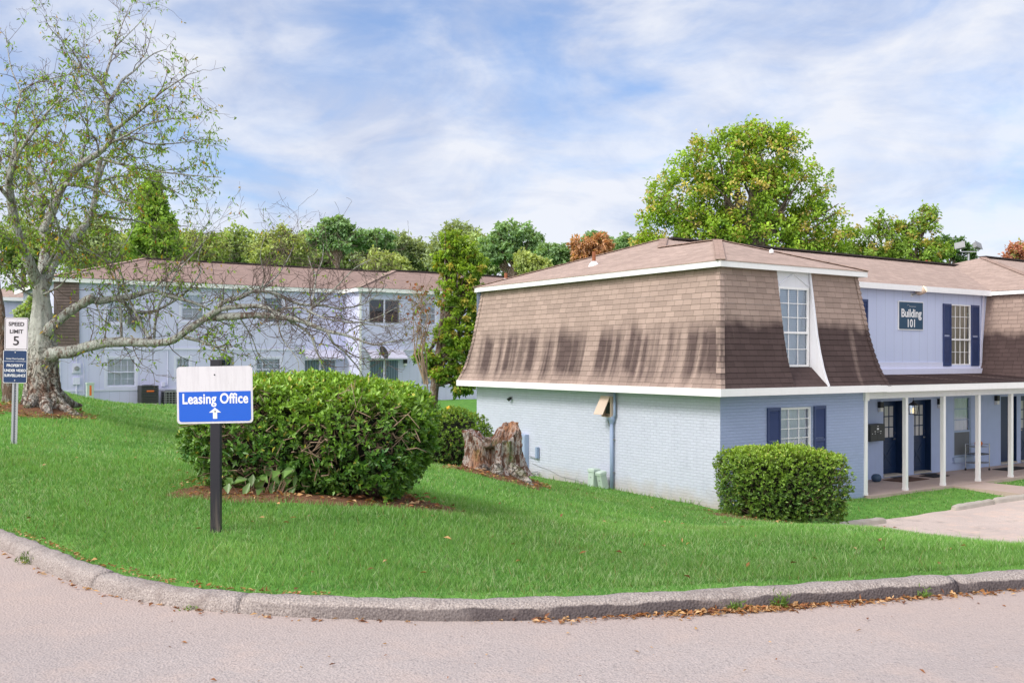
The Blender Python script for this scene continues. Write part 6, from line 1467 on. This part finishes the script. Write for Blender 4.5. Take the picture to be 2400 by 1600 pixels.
# dry leaves and needles along the kerb, on the mulch and scattered on the lawn
r = np.random.default_rng(8); PX, PY, PZ, SZ = [], [], [], []
def kerbpt(x, off):
    i = np.interp(x, xs, np.arange(len(xs))); return x+np.interp(x, xs, nx)*off, np.interp(x, xs, ky)+np.interp(x, xs, ny)*off
for x in np.concatenate([r.uniform(.1, 3.6, 420), r.normal(1.55, .35, 420), r.normal(2.0, .8, 200), r.uniform(-4.4, .2, 110)]):
    a, b = kerbpt(x, -.012-abs(r.normal())*.045); PX.append(a); PY.append(b); PZ.append(.010+r.random()*.012); SZ.append(r.uniform(.012, .045))
for x in r.uniform(-4.6, -1.2, 260):
    a, b = kerbpt(x, .20+abs(r.normal())*.03); PX.append(a); PY.append(b); PZ.append(.106); SZ.append(r.uniform(.012, .04))
for c, a_, b_, n in (((c1[0], c1[1]-.12), 1.5, 1.4, 420), ((-.25, 16.9), .95, .8, 260), ((5.0, 18.5), 1.4, .95, 120), ((-8, 16.7), .9, .8, 220)):
    th_ = r.uniform(0, 6.28, n); q = np.sqrt(r.uniform(.3, 1.1, n)); X = c[0]+a_*q*np.cos(th_); Y = c[1]+b_*q*np.sin(th_); PX += list(X); PY += list(Y); PZ += list(terrain(X, Y)+.045); SZ += list(r.uniform(.03, .08, n))
X = r.uniform(-6, 6, 150); Y = r.uniform(6.6, 20, 150); X, Y = X*np.minimum(1, Y/11), Y; ok = (Y > ybk(X)+.1); X, Y = X[ok], Y[ok]; PX += list(X); PY += list(Y); PZ += list(terrain(X, Y)+.05); SZ += list(r.uniform(.03, .06, len(X)))
X = r.uniform(-4, 4, 90); Y = r.uniform(3.8, 6.6, 90); ok = Y < np.interp(X, xs, ky)-.05; X, Y = X[ok], Y[ok]; PX += list(X); PY += list(Y); PZ += [.012]*len(X); SZ += list(r.uniform(.008, .03, len(X)))
P_ = np.stack([PX, PY, PZ], 1); n = len(P_); D_ = unit(r.normal(size=(n,3))*np.array([1,1,.18])); N_ = unit(r.normal(size=(n,3))*.35+np.array([0,0,1])); SZ = np.array(SZ)
pal = np.array([[.42,.20,.08],[.30,.13,.06],[.50,.30,.14],[.22,.10,.06],[.55,.36,.20]]); col = pal[r.integers(0, 5, n)]*r.uniform(.7,1.2,(n,1))
lt_ = leaves('fallen_leaves', P_, D_, N_, SZ*1.3, SZ*r.uniform(.25,.8,n), col, M['litter'])
tag(lt_, 'dry brown leaves and needles gathered along the kerb and beds', 'leaf litter', kind='stuff')
# weeds growing at the kerb foot
for wx, nb, hh, lab in ((1.42, 70, .07, 'low green weed at the kerb foot among brown leaves, left one'), (1.72, 90, .10, 'taller thin weed at the kerb foot among brown leaves'), (2.75, 40, .08, 'small bright weed at the dark kerb foot, right of the leaf pile'), (-3.78, 60, .09, 'pale weed in the kerb joint at the left bend'), (-2.05, 30, .04, 'tiny green weed at the pale kerb foot left')):
    a, b = kerbpt(wx, -.02); P_ = np.stack([r.normal(size=nb)*.028, r.normal(size=nb)*.012-.01, np.abs(r.normal(size=nb))*hh*.3], 1)
    o = leaves('kerb_weed', P_, unit(np.stack([r.normal(size=nb)*.6, r.normal(size=nb)*.5-.2, r.uniform(.3,1.2,nb)], 1)), unit(r.normal(size=(nb,3))+np.array([0,-.4,.6])), hh*r.uniform(.25,.6,nb), .008, np.array([.16,.28,.06])*r.uniform(.6,1.4,(nb,1)), M['leaf'])
    o.location = (a, b, .006); tag(o, lab, 'weed', 'weeds along the kerb')
scene.render.engine = 'CYCLES'
scene.cycles.use_denoising = True
scene.cycles.max_bounces = 8; scene.cycles.transparent_max_bounces = 16
